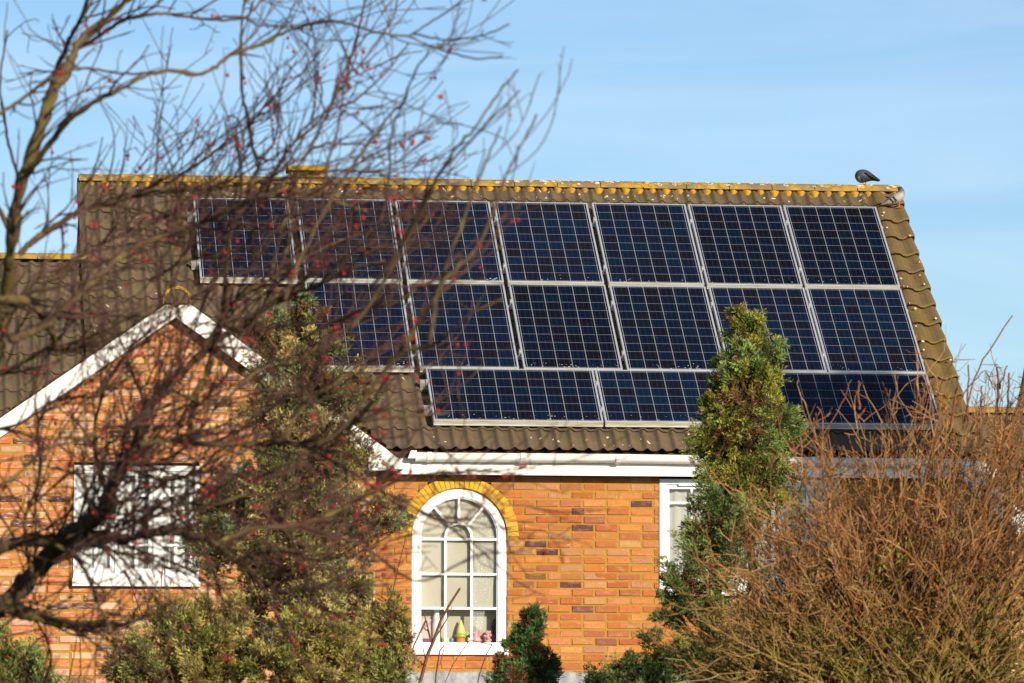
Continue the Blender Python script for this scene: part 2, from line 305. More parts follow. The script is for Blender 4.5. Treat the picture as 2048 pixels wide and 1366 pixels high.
# --- main wall with the arched window and the wide window
AX, AR, AZ0, AZS = -.5065, .46, 3.126, 4.262     # arch: centre, outer radius of the frame, foot of the sill, springing
RO = AR+.118
W2 = (1.436, 3.20, 3.80, 4.83)                    # wide window x0 x1 z0 z1
def main_spans(za, zb):
    zm = (za+zb)/2; cuts = []
    if AZ0 < zm < AZS: cuts.append((AX-AR, AX+AR))
    elif AZS <= zm < AZS+RO: h = math.sqrt(max(RO**2-(zm-AZS)**2, 0))-.012; cuts.append((AX-h, AX+h))
    if W2[2] < zm < W2[3]: cuts.append(W2[:2])
    x = -1.32; out = []
    for a, c in sorted(cuts): out.append((x, a)); x = c
    out.append((x, 4.40)); return out
b, mo = lay_bricks(main_spans, 4.86-CRS*62, 4.86, 0, ORANGE, .07, 3)
wall = mo.build('wall', 'mortar', house); bo = b.build('brickwork', 'brick', wall)
lw = MB(); lw.box((-1.32, .14, 0), (4.40, .3, 3.0)); lw.build('lower_wall', 'mortar', wall)
# reveal of the arch and its yellow brick ring
ring = MB(); nv = 34
for i in range(nv):
    a0, a1 = math.pi*(i+.06)/nv, math.pi*(i+.94)/nv; r0, r1 = AR+.006, RO+rnd(-.004, .004)
    c = np.array([(.60, .36, .022), (.55, .30, .02), (.62, .40, .035), (.58, .33, .05), (.50, .27, .03)][int(RNG.integers(5))])*rnd(.85, 1.08)
    pl = [(AX+r*math.cos(a), AZS+r*math.sin(a)) for r, a in ((r0, a0), (r1, a0), (r1, a1), (r0, a1))]
    y = -.010-rnd(0, .005)
    ring.prism(pl, y, .03, 1, c)
ring.build('arch_ring', 'arch_brick', wall)
arc = lambda r, n=40: [(AX+r*math.cos(math.pi*i/n), AZS+r*math.sin(math.pi*i/n)) for i in range(n+1)]
rm = MB(); rm.band(arc(AR), arc(RO+.004), -.002, .2); rm.box((AX-RO-.01, -.0015, AZS-.085), (AX-AR-.001, .2, AZS-.001)); rm.box((AX+AR+.001, -.0015, AZS-.085), (AX+RO+.01, .2, AZS-.001)); rm.build('arch_mortar', 'mortar', wall)
# --- arched window
win = MB()
def outline(d): return [(AX+AR-d, AZ0+.10)]+arc(AR-d)+[(AX-AR+d, AZ0+.10)]
win.band(outline(.082), outline(.004), .012, .09)
win.band(outline(.095), outline(.07), .026, .08)
win.box((AX-AR+.004, .010, AZ0+.045), (AX+AR-.004, .09, AZ0+.118))
fr1 = win.build('arched_window', 'white_pvc', house); 
gb = MB(); bw = .0115
x1, x2 = -.6365, -.3845; xm = (x1+x2)/2; ra = (x2-x1)/2
for x in (x1, x2): gb.box((x-bw, .030, AZ0+.118), (x+bw, .052, AZS+.002))
for z in (4.236, 3.900, 3.572):
    for a, c in ((AX-AR+.08, x1-bw), (x1+bw, x2-bw), (x2+bw, AX+AR-.08)): gb.box((a, .0315, z-bw), (c, .0505, z+bw))
ia = lambda r: [(xm+r*math.cos(math.pi*i/20), AZS+r*math.sin(math.pi*i/20)) for i in range(21)]
gb.band(ia(ra-bw), ia(ra+bw), .0305, .0515)
for a in (90, 49, 131):
    ca, sa = math.cos(R_(a)), math.sin(R_(a)); p0 = np.array((xm+(ra+bw*.6)*ca, AZS+(ra+bw*.6)*sa))
    p1 = np.array((AX+(AR-.078)*math.cos(R_(a*.97+2.7)), AZS+(AR-.078)*math.sin(R_(a*.97+2.7)))); t_ = np.array((-sa, ca))*bw
    gb.prism([tuple(p0-t_), tuple(p1-t_), tuple(p1+t_), tuple(p0+t_)], .032, .050)
gb.build('glazing_bars', 'white_pvc', fr1)
sl = MB(); sl.box((AX-AR-.012, -.045, AZ0), (AX+AR+.012, .05, AZ0+.045)); sl.build('sill', 'white_pvc', fr1)
pn = MB(); o_ = outline(.075); pn.add([(p[0], .056, p[1]) for p in o_], [tuple(range(len(o_)))[::-1]]); pn.build('pane', 'glass', fr1)
bl = MB(); bl.add([(AX-.6, .18, 3.0), (AX+.6, .18, 3.0), (AX+.6, .18, 3.7), (AX-.6, .18, 3.7)], [(0, 1, 2, 3)]); bl.build('room_wall', 'blind', fr1)
bl = MB(); bl.box((AX-.45, .082, 3.565), (AX+.45, .086, 4.75)); bl.build('roller_blind', 'blind', fr1)
rs = MB(); rs.box((AX-AR, .09, AZ0+.02), (AX+AR, .255, AZ0+.112)); rs.build('window_board', 'china_white', fr1)
cu = MB(); cp = []
for i in range(25):
    z = 3.36+1.15*i/24; cp.append(z)
V = []
for z in cp:
    h = (z-3.36)/1.15; xl = AX+.125-.02*h; xr = AX+.33-.10*(1-h)**2-.02*math.sin(9*h)+.10*h
    for j in range(13):
        u = j/12; V.append((xl+(xr-xl)*u, .072+.005*math.sin(u*26+h*2), z+.05*(1-u)*(1-h)))
cu.add(V, [(i*13+j, i*13+j+1, i*13+13+j+1, i*13+13+j) for i in range(24) for j in range(12)]); cu.build('sheer_curtain', 'sheer', fr1, True)
dr = MB(); V = []
for i in range(13):
    z = 3.25+.30*i/12; xl = AX+.36+.02*(i/12)-.05*max(0, .35-i/12)
    for j in range(5): V.append((xl+(AX+.55-xl)*j/4, .165+.010*math.sin(j*2.2), z))
dr.add(V, [(i*5+j, i*5+j+1, i*5+6+j, i*5+5+j) for i in range(12) for j in range(4)]); dr.build('curtain', 'room', fr1, True)
SB = AZ0+.112   # top of the window board: ornaments stand on it
def orn(name, label, cat, x, y, fn):
    t = thing(name, label, cat, (x, y, SB)); fn(t, x, y); return t
def f1(t, x, y):
    MB().lathe([(.042, 0), (.05, .012), (.043, .03), (.045, .12), (.046, .20), (.040, .255), (.03, .275), (.026, .30), (.022, .32)], (x, y, SB), 14).build('body', 'china_white', t, True)
    MB().lathe([(.040, .312), (.038, .33), (.028, .352), (.012, .366), (.002, .37)], (x, y, SB), 14).build('cap', 'china_white', t, True)
orn('lighthouse_ornament', 'tall white lighthouse ornament on the arched window board', 'ornament', -.708, .135, f1)
def f2(t, x, y):
    MB().lathe([(.045, 0), (.05, .02), (.042, .05), (.05, .07)], (x, y, SB), 12).build('body', 'china_red', t, True)
    MB().lathe([(.054, .055), (.058, .07), (.05, .09), (.03, .1)], (x, y, SB), 12).build('collar', 'china_green', t, True)
    MB().lathe([(.036, .08), (.044, .10), (.036, .14), (.022, .185), (.010, .215), (.002, .228)], (x, y, SB), 12).build('hat', 'china_yellow', t, True)
orn('gnome_ornament', 'gnome ornament with a tall pointed yellow hat', 'ornament', -.478, .125, f2)
def f3(k, sp):
    def f(t, x, y):
        r = random.Random(k)
        MB().lathe([(.045*sp, 0), (.055*sp, .03), (.04*sp, .07), (.03*sp, .11), (.004, .13)], (x, y, SB), 10).build('body', 'china_pink', t, True)
        m = MB()
        for i in range(9):
            a = i*2.4; z = .03+.010*i; m.lathe([(.004, -.018), (.018, -.006), (.018, .008), (.003, .018)], (x+.042*sp*math.cos(a), y+.03*math.sin(a), SB+z), 6)
        m.build('petals', 'china_pink', t, True)
    return f
orn('flower_ornament', 'wide pink blossom ornament beside the yellow hat gnome', 'ornament', -.335, .12, f3(1, 1.0))
orn('flower_ornament', 'narrow pink blossom ornament in the right corner of arched window', 'ornament', -.218, .12, f3(2, .62))
def f4(t, x, y):
    MB().lathe([(.02, 0), (.028, .01), (.012, .03), (.012, .06), (.05, .10), (.066, .15), (.062, .20), (.04, .235), (.004, .245)], (x, y, SB), 16, 1, .6).build('body', 'black', t, True)
orn('vase', 'black rounded vase behind the pink blossom in arched window', 'vase', -.115, .135, f4)
def f5(t, x, y):
    b_ = MB(); b_.box((x-.065, y-.006, SB+.0), (x+.065, y+.004, SB+.235)); b_.build('card', 'pink_card', t)
    b_ = MB(); b_.box((x-.05, y-.025, SB), (x+.06, y-.010, SB+.045)); b_.build('box_front', 'purple', t)
orn('greeting_card', 'pink card standing left of the white lighthouse ornament', 'card', -.82, .155, f5)
for x, m_, lab in ((-.665, 'china_green', 'tiny green trinket right of the white lighthouse ornament'), (-.61, 'china_yellow', 'tiny yellow trinket under the left glazing bar'), (-.565, 'china_blue', 'tiny blue trinket left of the gnome ornament'), (-.405, 'china_white', 'tiny white trinket between the gnome and wide blossom'), (-.87, 'china_white', 'small white cup in the left corner of arched window')):
    t = thing('trinket', lab, 'ornament', (x, .13, SB), 'trinkets on the window board')
    MB().lathe([(.018, 0), (.026, .012), (.02, .03), (.024, .042), (.004, .058)], (x, .13, SB), 10).build('body', m_, t, True)

# --- wide window on the right
def casement(x0, x1, z0, z1, y, lights, trans, inner, name, innery=.3, sillp=True, fw_=.05, mcol='white_pvc'):
    m = MB(); m.box((x0, y-.012, z0), (x0+fw_, y+.07, z1)); m.box((x1-fw_, y-.012, z0), (x1, y+.07, z1))
    m.box((x0+fw_, y-.0115, z1-fw_), (x1-fw_, y+.07, z1)); m.box((x0+fw_, y-.0115, z0), (x1-fw_, y+.07, z0+fw_))
    ws = (x1-x0-2*fw_)/lights
    fr = None; sashes = MB(); bars = MB()
    for i in range(lights):
        a = x0+fw_+ws*i; c = a+ws
        if i: m.box((a-.022, y-.011, z0+fw_), (a+.022, y+.069, z1-fw_))
        a += .022 if i else 0; c -= .022 if i < lights-1 else 0
        t = .045
        sashes.box((a+.002, y+.004, z0+fw_+.002), (a+t, y+.05, z1-fw_-.002)); sashes.box((c-t, y+.004, z0+fw_+.002), (c-.002, y+.05, z1-fw_-.002))
        sashes.box((a+t, y+.0045, z1-fw_-t), (c-t, y+.0495, z1-fw_-.002)); sashes.box((a+t, y+.0045, z0+fw_+.002), (c-t, y+.0495, z0+fw_+t))
        for z in trans: bars.box((a+t, y+.012, z-.011), (c-t, y+.03, z+.011))
        if trans: bars.box(((a+c)/2-.011, y+.013, z0+fw_+t), ((a+c)/2+.011, y+.031, z1-fw_-t))
    fr = m.build(name, mcol, house); sashes.build('sash', mcol, fr)
    if trans: bars.build('glazing_bars', mcol, fr)
    p = MB(); p.add([(x0+fw_, y+.034, z0+fw_), (x1-fw_, y+.034, z0+fw_), (x1-fw_, y+.034, z1-fw_), (x0+fw_, y+.034, z1-fw_)], [(0, 1, 2, 3)]); p.build('pane', 'glass', fr)
    q = MB(); V = []; nx = 60
    for i in range(nx+1):
        x = x0+(x1-x0)*i/nx; yy = y+innery+.012*math.sin(i*1.9)+.008*math.sin(i*.7)
        V += [(x, yy, z0), (x, yy, z1)]
    q.add(V, [(2*i, 2*i+2, 2*i+3, 2*i+1) for i in range(nx)]); q.build('net_curtain', inner, fr, True)
    if sillp: s_ = MB(); s_.box((x0-.01, y-.06, z0-.075), (x1+.01, y+.07, z0)); s_.build('sill', mcol, fr)
    return fr
wf = casement(*W2[:2], 3.78, 4.83, -.004, 3, [4.60], 'blind_grey', 'wide_window', .075)
hl = MB(); hl.box((1.62, -.032, 4.765), (2.9, -.016, 4.785)); hl.build('vent_strip', 'white_pvc', wf)

# --- projecting gable on the left
GY = -.20; GX = -3.262; GTOP = 6.49; GS = .70
LWIN = (-4.215, -3.02, 3.83, 4.905)
def gable_spans(za, zb):
    zm = (za+zb)/2; h = (GTOP-.10-zm)/GS
    if h <= 0: return []
    xa, xb = max(GX-h, -6.2), min(GX+h, -1.331)
    if LWIN[2]-.075 < zm < LWIN[3]: return [(xa, LWIN[0]), (LWIN[1], xb)]
    return [(xa, xb)]
b, mo = lay_bricks(gable_spans, 2.82-CRS*36, 6.42, GY, PALE, .2, 8)
gw = mo.build('gable_wall', 'mortar', house); b.build('brickwork', 'pale_brick', gw)
lw = MB(); lw.box((-6.19, GY+.1, 0), (-1.34, .2, 2.82)); lw.prism([(-6.2, 2.82), (-1.335, 2.82), (-1.335, 5.0), (GX, 6.36), (-6.2, 4.35)], GY+.02+.4, .6, 1)
lw.build('lower_wall', 'mortar', gw)
rr = MB(); rr.box((-1.3345, GY+.0005, 0), (-1.3305, .0, 4.86)); rr.build('return_wall', 'mortar', gw)
casement(*LWIN[:2], LWIN[2], LWIN[3], GY-.006, 3, [4.62, 4.15], 'net', 'side_window', .075)
# barge boards and the boxed eave
BY0, BY1 = GY-.125, GY-.095
bb = MB()
def slope(x, d): return GTOP-GS*abs(x-GX)-d
wv = .175
bb.prism([(GX-.085, slope(GX-.085, -.015)), (GX-.002, slope(GX-.02, .07)), (GX-.002, slope(GX, wv)), (-6.3, slope(-6.3, wv)), (-6.3, slope(-6.3, 0))], BY0, BY1)
bb.build('bargeboard', 'old_paint', gw)
bb = MB()
xe = -1.075
bb.prism([(GX+.085, slope(GX+.085, -.05)), (xe-.19, slope(xe-.19, 0)), (xe, slope(xe, .02)), (xe, 4.885), (xe-.10, 4.885), (-1.41, slope(-1.41, wv)), (GX+.002, slope(GX, wv)), (GX+.002, slope(GX+.02, .07))], BY0-.002, BY1)
bb.build('bargeboard', 'old_paint', gw)
bx = MB(); bx.prism([(-1.415, 4.872), (-1.18, 4.872), (-1.30, 5.03), (-1.415, 5.10)], BY0-.008, BY1-.031); bx.build('eave_box', 'old_paint', gw)
rw = MB(); rw.prism([(-1.30, 4.935), (-1.17, 4.868), (-1.13, 4.868), (-1.28, 4.975)], BY0-.012, BY0-.0085); rw.build('rotten_patch', 'rotten_wood', gw)
un = MB(); un.box((-1.410, BY1, 4.880), (-1.08, -.02, 4.905)); un.box((-1.415, BY1+.0005, 4.905), (-1.40, GY-.004, 5.08)); un.build('eave_soffit', 'dark_wood', gw)
for sgn in (-1, 1):
    so = MB(); x1 = -6.3 if sgn < 0 else -1.42
    so.prism([(GX+sgn*.003, slope(GX, wv-.03)), (x1, slope(x1, wv-.03)), (x1, slope(x1, wv-.055)), (GX+sgn*.003, slope(GX, wv-.055))], BY1+.001, GY-.012); so.build('verge_soffit', 'dark_wood', gw)
# --- tiled roofs
GAU, PER = .35, .1425
def roll(u): 
    t = (u/PER) % 1.0
    return .017*(math.cos(2*math.pi*t) if t < .5 else math.cos(2*math.pi*t)*.9) + .006*math.cos(4*math.pi*t)
def tile_field(u0, u1, v0, v1, fn, seed=0, du=.0142, vclip=None):
    """rolled interlocking tiles in stepped courses; fn(u, v, h) places a point"""
    r = np.random.default_rng(seed); nu = int((u1-u0)/du); us = [u0+(u1-u0)*i/nu for i in range(nu+1)]; m = MB()
    prof = [roll(u) for u in us]; c = 0; v = v0
    while v < v1-.01:
        ve = min(v+GAU, v1); V = []; nt_ = int((u1-u0)/(2*PER))+2
        jv = r.uniform(-.006, .006, nt_); jh = r.uniform(-.003, .004, nt_)
        for (vv, hb) in ((v+.03, .001), (v, .016), (v+.010, .028), (ve+.04, .003)):
            for u, p in zip(us, prof):
                k_ = int((u-u0)/(2*PER)); V.append(fn(u, vv+(jv[k_] if vv < ve-.01 else 0), p+hb+(jh[k_] if hb > .002 else 0)))
        n = nu+1; m.add(V, [(a*n+i, a*n+i+1, (a+1)*n+i+1, (a+1)*n+i) for a in range(3) for i in range(nu)]); v = ve; c += 1
    return m
XL, XR, VT = -4.03, 4.50, 5.22
tf = tile_field(-1.36, XR-.27, -.02, VT, lambda u, v, h: roofp(u, v, h+.02), 1)
tf2 = tile_field(XL, -1.3605, -.02+GAU, VT, lambda u, v, h: roofp(u, v, h+.02), 2)
for v_, f_ in ((np.concatenate(tf2.v), tf2.f),): tf.add(v_, f_)
roof = tf.build('roof', 'tile', house, True)
for p in roof.data.polygons: p.use_smooth = True
und = MB(); und.add([roofp(XL, -.02, -.03), roofp(XR, -.02, -.03), roofp(XR, VT, -.03), roofp(XL, VT, -.03), roofp(XL, -.02, -.07), roofp(XR, -.02, -.07), roofp(XR, VT, -.07), roofp(XL, VT, -.07)],
                    [(0, 1, 2, 3), (7, 6, 5, 4), (0, 4, 5, 1), (1, 5, 6, 2), (3, 2, 6, 7), (0, 3, 7, 4)])
und.build('roof_deck', 'dark_wood', roof)
bk = MB(); ry = -.2+VT*cs; rz = 5.076+VT*ss
bk.add([(XL, ry, rz), (XR, ry, rz), (XR, ry+4.2, rz-2.98), (XL, ry+4.2, rz-2.98)], [(0, 3, 2, 1)]); bk.build('back_slope', 'tile', roof)
ge = MB()
for x in (XL+.03, 4.38): ge.prism([(0, 4.7), (ry, rz-.08), (ry*2, 4.9), (ry*2, 0), (.0, 0)], x, x+.03, 0)
ge.build('end_walls', 'mortar', roof)
# right verge: bigger cloaked tiles stepping down the edge
vt = MB(); v = -.02; kk = 0
while v < VT-.05:
    ve = min(v+GAU, VT); V = []; P = [(-.30, -.012), (-.26, .012), (-.235, .038), (-.20, .052), (-.155, .050), (-.12, .022), (-.08, .012), (-.045, .020), (-.015, .032), (.015, .036), (.042, .028), (.05, .0), (.05, -.07)]
    j = rnd(-.008, .008); jx = rnd(-.006, .006)
    for vv, e in ((v+j+.045, .0), (v+j, .040), (v+j+.015, .052), (ve+.02, .004)):
        for u, h in P: V.append(roofp(XR+u*(1+.10*(e > .04))+jx, vv-(.05*math.sin(math.pi*(u+.30)/.35) if vv < ve else 0)*(1 if -.3 <= u <= .05 else 0), h*.9+e-(.02 if e == 0 else 0)))
    n = len(P); vt.add(V, [(a*n+i, a*n+i+1, (a+1)*n+i+1, (a+1)*n+i) for a in range(3) for i in range(n-1)]+[(n-1, 2*n-1, 3*n-1, 4*n-1)]); v = ve; kk += 1
vt.build('verge_tiles', 'verge_tile', roof)
vl = MB(); V = []
vl.add([roofp(XL-.03, -.02, .035), roofp(XL+.02, -.02, .045), roofp(XL+.02, VT, .045), roofp(XL-.03, VT, .035), roofp(XL-.03, -.02, -.09), roofp(XL-.03, VT, -.09)], [(0, 1, 2, 3), (4, 0, 3, 5)]); vl.build('verge_tiles', 'tile', roof)
# ridge tiles, one by one
def ridge_tile(x0, x1, r, yc, zc, name, parent, m='ridge', ax=0, half=1.0):
    t = MB(); n = 9; V = []; rise = .085/.138 if ax == 0 else .92
    for k_, (xx, rr_) in enumerate(((x0, r), (x1, r*1.0), (x1, r-.022), (x0, r-.022))):
        for i in range(n+1):
            a = math.pi*(.5-half*.5+half*i/n); p = (xx, yc+rr_*math.cos(a), zc+rr_*math.sin(a)*rise)
            V.append(p if ax == 0 else (yc+rr_*math.cos(a), xx, p[2]))
    q = [(b_*(n+1)+i, b_*(n+1)+i+1, ((b_+1) % 4)*(n+1)+i+1, ((b_+1) % 4)*(n+1)+i) for b_ in range(4) for i in range(n)]
    q += [(0, n+1, 2*(n+1), 3*(n+1)), (n, 3*(n+1)+n, 2*(n+1)+n, (n+1)+n)]
    t.add(V, q); return t.build(name, m, parent, False)
RZ = rz-.008; nr = 19; rl = (XR+.04-XL+.02)/nr
for i in range(nr):
    o = ridge_tile(XL-.02+i*rl+.004, XL-.02+(i+1)*rl-.004, .138, ry, RZ+rnd(-.004, .004), 'ridge_tile', roof, half=.97)
# mortar under the ridge, filling the pans, grown over with yellow lichen
be = MB(); nu = int((XR-XL)/.0142); V = []
for i in range(nu+1):
    u = XL+(XR-XL)*i/nu; d = (.5-.5*math.cos(2*math.pi*((u/PER) % 1.0)))**.75; kk_ = int(u/PER+100); am = .75+.40*((kk_*7919 % 97)/97); wob = .010*math.sin(u*3.1)+.008*math.sin(u*17)+.006*math.sin(u*61)
    vb = VT-.062-.092*d*am+wob
    V += [roofp(u, VT, .068), roofp(u, VT-.04, .060+.012*d), roofp(u, vb+.015, .044+.024*d), roofp(u, vb, .022+roll(u))]
be.add(V, [(i*4+a, i*4+4+a, i*4+5+a, i*4+1+a) for i in range(nu) for a in range(3)]); be.build('mortar_bedding', 'bedding', roof, True)
# crusts of lichen on ridge and tiles: white rings and spots, yellow patches
lw_, ly_ = MB(), MB()
def blob(mb, fn, u, v, r, hgt=.004, ring=False, k=10, hole=.5):
    rr_ = [r*rnd(.75, 1.2) for _ in range(k)]; el = rnd(.8, 1.25)
    pts = [(math.cos(2*math.pi*i/k)*rr_[i]*el, math.sin(2*math.pi*i/k)*rr_[i]) for i in range(k)]
    V = [fn(u+a, v+b_, hgt*.2) for a, b_ in pts]+[fn(u+a*.8, v+b_*.8, hgt) for a, b_ in pts]
    F_ = [(i, (i+1) % k, k+(i+1) % k, k+i) for i in range(k)]
    if ring:
        V += [fn(u+a*hole, v+b_*hole, hgt*.9) for a, b_ in pts]; F_ += [(k+i, k+(i+1) % k, 2*k+(i+1) % k, 2*k+i) for i in range(k)]
    else: F_.append(tuple(range(k, 2*k)))
    mb.add(V, F_)
def on_ridge(u, a, h):   # a: arc length from the crown toward the viewer
    an = math.pi/2+a/.132; return (u, ry+(.138+h)*math.cos(an), RZ+(.138+h)*math.sin(an)*.616+.002)
for i in range(150):
    u = rnd(XL, XR) if i < 50 else rnd(0, XR); blob(lw_, on_ridge, u, rnd(.02, .15), rnd(.008, .026), .005, RNG.random() < .55)
for i in range(46):   # crusts run together into irregular patches
    u = rnd(XL, XR) if i < 34 else rnd(XL, XL+.8); a0 = rnd(.03, .16)
    for q in range(RNG.integers(2, 7)): blob(ly_, on_ridge, u+rnd(-.09, .09), a0+rnd(-.035, .03), rnd(.010, .036), .004+.0004*q, False, 9)
on_roof = lambda u, v, h: roofp(u, v, .02+h+roll(u)+.024*(1-((v+.02) % GAU)/GAU)+.004)
for i in range(150):
    if i < 60: u, v = rnd(XL, XR-.3), rnd(4.92, 5.08)
    elif i < 120: u, v = rnd(-4, -.8), rnd(.2, 4.9)
    else: u, v = rnd(-1, 4.1), rnd(0, .3)
    blob(lw_ if i % 5 else ly_, on_roof, u, v, rnd(.007, .022), .006)
on_verge = lambda u, v, h: roofp(u, v, h+.092)
for i in range(22): blob(lw_, on_verge, XR+(-.215 if i % 3 else -.005)+rnd(-.03, .03), rnd(.9, 4.9), rnd(.007, .017), .008)
for i in range(15): blob(lw_, lambda u, v, h: roofp(u, v, h+.03), XR-.295+rnd(-.012, .012), rnd(.9, 4.6), rnd(.008, .018), .03)
tag(lw_.build('white_lichen', 'lichen_white', roof), kind='stuff'); tag(ly_.build('yellow_lichen', 'lichen_yellow', roof), kind='stuff')
# raised ridge vent
vx0, vx1 = -1.86, -1.50
rv = MB(); rv.prism([(vx0-.04, RZ+.07), (vx1+.04, RZ+.07), (vx1+.01, RZ+.13), (vx0-.01, RZ+.13)], ry-.125, ry+.125); rvo = rv.build('ridge_vent', 'ridge', roof)
rc = MB(); V = []
for x in (vx0-.03, vx1+.035):
    for y, z in ((-.17, .145), (-.11, .20), (0, .214), (.11, .20), (.17, .145), (.14, .14), (0, .17), (-.14, .14)): V.append((x, ry+y, RZ+z-.008))
rc.add(V, [(i, (i+1) % 8, 8+(i+1) % 8, 8+i) for i in range(8)]+[tuple(range(8)), tuple(range(8, 16))]); rc.build('vent_cap', 'lichen_yellow', roof)
vs = MB()
for a, c in ((vx0+.03, vx0+.15), (vx0+.19, vx0+.30)): vs.box((a, ry-.135, RZ+.095), (c, ry-.126, RZ+.125))
vs.build('vent_slots', 'black', roof)
# lower wing roof on the left with its own ridge
VW = 3.62
tile_field(-7.2, XL-.035, -.02+GAU, VW, lambda u, v, h: roofp(u, v, h-.02), 4).build('wing_roof', 'tile', house, True)
wz = 5.076+VW*ss; wy = -.2+VW*cs
wg = bpy.data.objects['wing_roof']
for i in range(7):
    ridge_tile(-7.2+i*.45+.004, -7.2+(i+1)*.45-.004 if i < 6 else -4.0, .125, wy, wz-.03, 'ridge_tile', wg, half=.95)
bk = MB(); bk.add([(-7.2, wy, wz-.02), (XL, wy, wz-.02), (XL, wy+4, wz-2.9), (-7.2, wy+4, wz-2.9)], [(0, 3, 2, 1)]); bk.build('back_slope', 'tile', wg)
q = MB(); q.box((-7.1, .14, 0), (XL-.02, 4.2, 5.0)); q.build('wing_wall', 'mortar', house)
# gable roof: two slopes running back into the main roof
for sgn in (-1, 1):
    a_ = math.atan(GS); ln = 3.6 if sgn < 0 else 2.45
    fn = lambda u, v, h, s_=sgn, a_=a_, ln=ln: (GX+s_*((ln-v)*math.cos(a_)+h*math.sin(a_)), u, GTOP+.01-(ln-v)*math.sin(a_)+h*math.cos(a_)-.02)
    tile_field(BY1+.004, 2.4, 0, ln, fn, 6+sgn, .02).build('gable_roof', 'tile', house, True)
gro = bpy.data.objects['gable_roof']
gz = at(352, 560, -.34)[2]
for i in range(6): ridge_tile(BY0-.05+i*.45, BY0-.05+(i+1)*.45-.006, .135, GX+.01, GTOP-.01, 'ridge_tile', gro, ax=1, half=1.12)
re_ = MB(); k_ = 40; V = []; jr = [.96+.09*RNG.random() for _ in range(41)]; jt = [.85+.13*RNG.random() for _ in range(41)]
for rr_, y in ((.137, BY0-.053), (.137, BY0-.035), (.112, BY0-.053), (.112, BY0-.035)):
    for i in range(k_+1):
        a = math.pi*(-.12+1.24*i/k_); q = (rr_ if rr_ > .12 else .137*jt[i])*jr[i]; V.append((GX+.01+q*math.cos(a), y, GTOP-.01+.002+q*.92*math.sin(a)))
n = k_+1
re_.add(V, [(i, i+1, n+i+1, n+i) for i in range(k_)]+[(2*n+i, 2*n+i+1, i+1, i) for i in range(k_)]); re_.build('lichen_rim', 'lichen_yellow', gro)
rf = MB(); rf.prism([(GX+.01+.108*math.cos(math.pi*(-.1+1.2*i/12)), GTOP-.01+.1*math.sin(math.pi*(-.1+1.2*i/12))) for i in range(13)], BY0-.038, BY0-.02); rf.build('ridge_filling', 'tile', gro)
# nails of the gable tiles seen above the barge board
nl = MB()
for x in (-5.0, -4.70, -4.42, -4.13):
    z = slope(x, -.01); nl.tube([(x+.02, BY0+.01, z), (x-.035, BY0-.0, z+.075)], .004, 5); nl.box((x-.045, BY0-.008, z+.07), (x-.027, BY0+.008, z+.086))
nl.build('tile_clips', 'black', gro)
# --- eaves: fascia, soffit, gutter
fs = MB(); fs.box((-1.33+.20, -.155, 4.848), (4.42, -.13, 5.02)); fas = fs.build('fascia', 'white_paint', house)
sf = MB(); sf.box((-1.329, -.13, 4.852), (4.42, -.001, 4.87)); sf.build('soffit', 'dark_wood', fas)
gt = MB(); V = []; xs = np.linspace(-.955, 4.46, 90); P = [(-.005, 0), (-.004, -.035), (-.02, -.062), (-.055, -.078), (-.09, -.062), (-.108, -.035), (-.110, 0), (-.115, .004), (-.112, .006), (-.104, 0), (-.103, -.032), (-.086, -.056), (-.055, -.071), (-.024, -.056), (-.01, -.03), (-.009, 0)]
for x in xs:
    sag = .004*math.sin(x*1.4)
    for a, c in P: V.append((x, -.156+a, 5.040+c+sag-.004*(x-1)))
k_ = len(P); gt.add(V, [(i*k_+j, i*k_+(j+1) % k_, (i+1)*k_+(j+1) % k_, (i+1)*k_+j) for i in range(len(xs)-1) for j in range(k_)]+[tuple(range(8))])
gut = gt.build('gutter', 'white_paint', house, True)
for x in (-.825, .075, 1.0, 1.95, 2.9, 3.85):
    br = MB(); V = []
    for xx in (x-.02, x+.02):
        for a, c in ((0, .0), (0, -.05), (-.02, -.072), (-.055, -.088), (-.098, -.066), (-.119, -.034), (-.121, .008), (-.112, .008), (-.055, -.079)): V.append((xx, -.1555+a, 5.04+c-.004*(x-1)))
    br.add(V, [(i, (i+1) % 9, 9+(i+1) % 9, 9+i) for i in range(9)]+[tuple(range(9)), tuple(range(9, 18))]); br.build('bracket', 'white_paint', gut)
se = MB(); se.prism([(-1.03, 4.995), (-.945, 4.995), (-.945, 5.07), (-1.0, 5.07)], -.26, -.16); se.build('stop_end', 'white_paint', gut)
# right end of the eaves
eb = MB(); eb.prism([(4.42, 4.885), (4.66, 4.80), (4.70, 4.93), (4.50, 5.03)], -.30, -.12); eb.build('eave_box', 'old_paint', house)
dp = MB(); dp.tube([(3.98, -.07, 0), (3.98, -.07, 4.55), (3.98, -.10, 4.70), (3.98, -.19, 4.86), (3.98, -.21, 4.97)], .034, 10); dp.build('downpipe', 'white_paint', house, True)

# ------------------------------------------------------------------ flat roofed porch in front of the wall
PZ = at(1150, 1344, -.95)[2]; pa, pb = at(770, 1344, -.95)[0], at(1480, 1344, -.95)[0]
porch = thing('flat_roof_porch', 'flat roofed grey porch under the arched window', 'porch', ((pa+pb)/2, -.5, 0))
p_ = MB(); nx = 60; V = []
for i in range(nx+1):
    x = pa+(pb-pa)*i/nx; dz = .006*math.sin(i*.9)+rnd(-.003, .003)
    V += [(x, 0, PZ+.0), (x, -.93, PZ+dz), (x, -.955+rnd(-.006, .006), PZ-.012+dz), (x, -.95+rnd(-.006, .006), PZ-.16)]
p_.add(V, [(i*4+a, i*4+1+a, i*4+5+a, i*4+4+a) for i in range(nx) for a in range(3)]); p_.build('lead_roof', 'lead', porch, False)
p_ = MB(); p_.box((pa+.05, -.9, 0), (pb-.05, -.005, PZ-.17)); p_.build('porch_wall', 'mortar', porch)
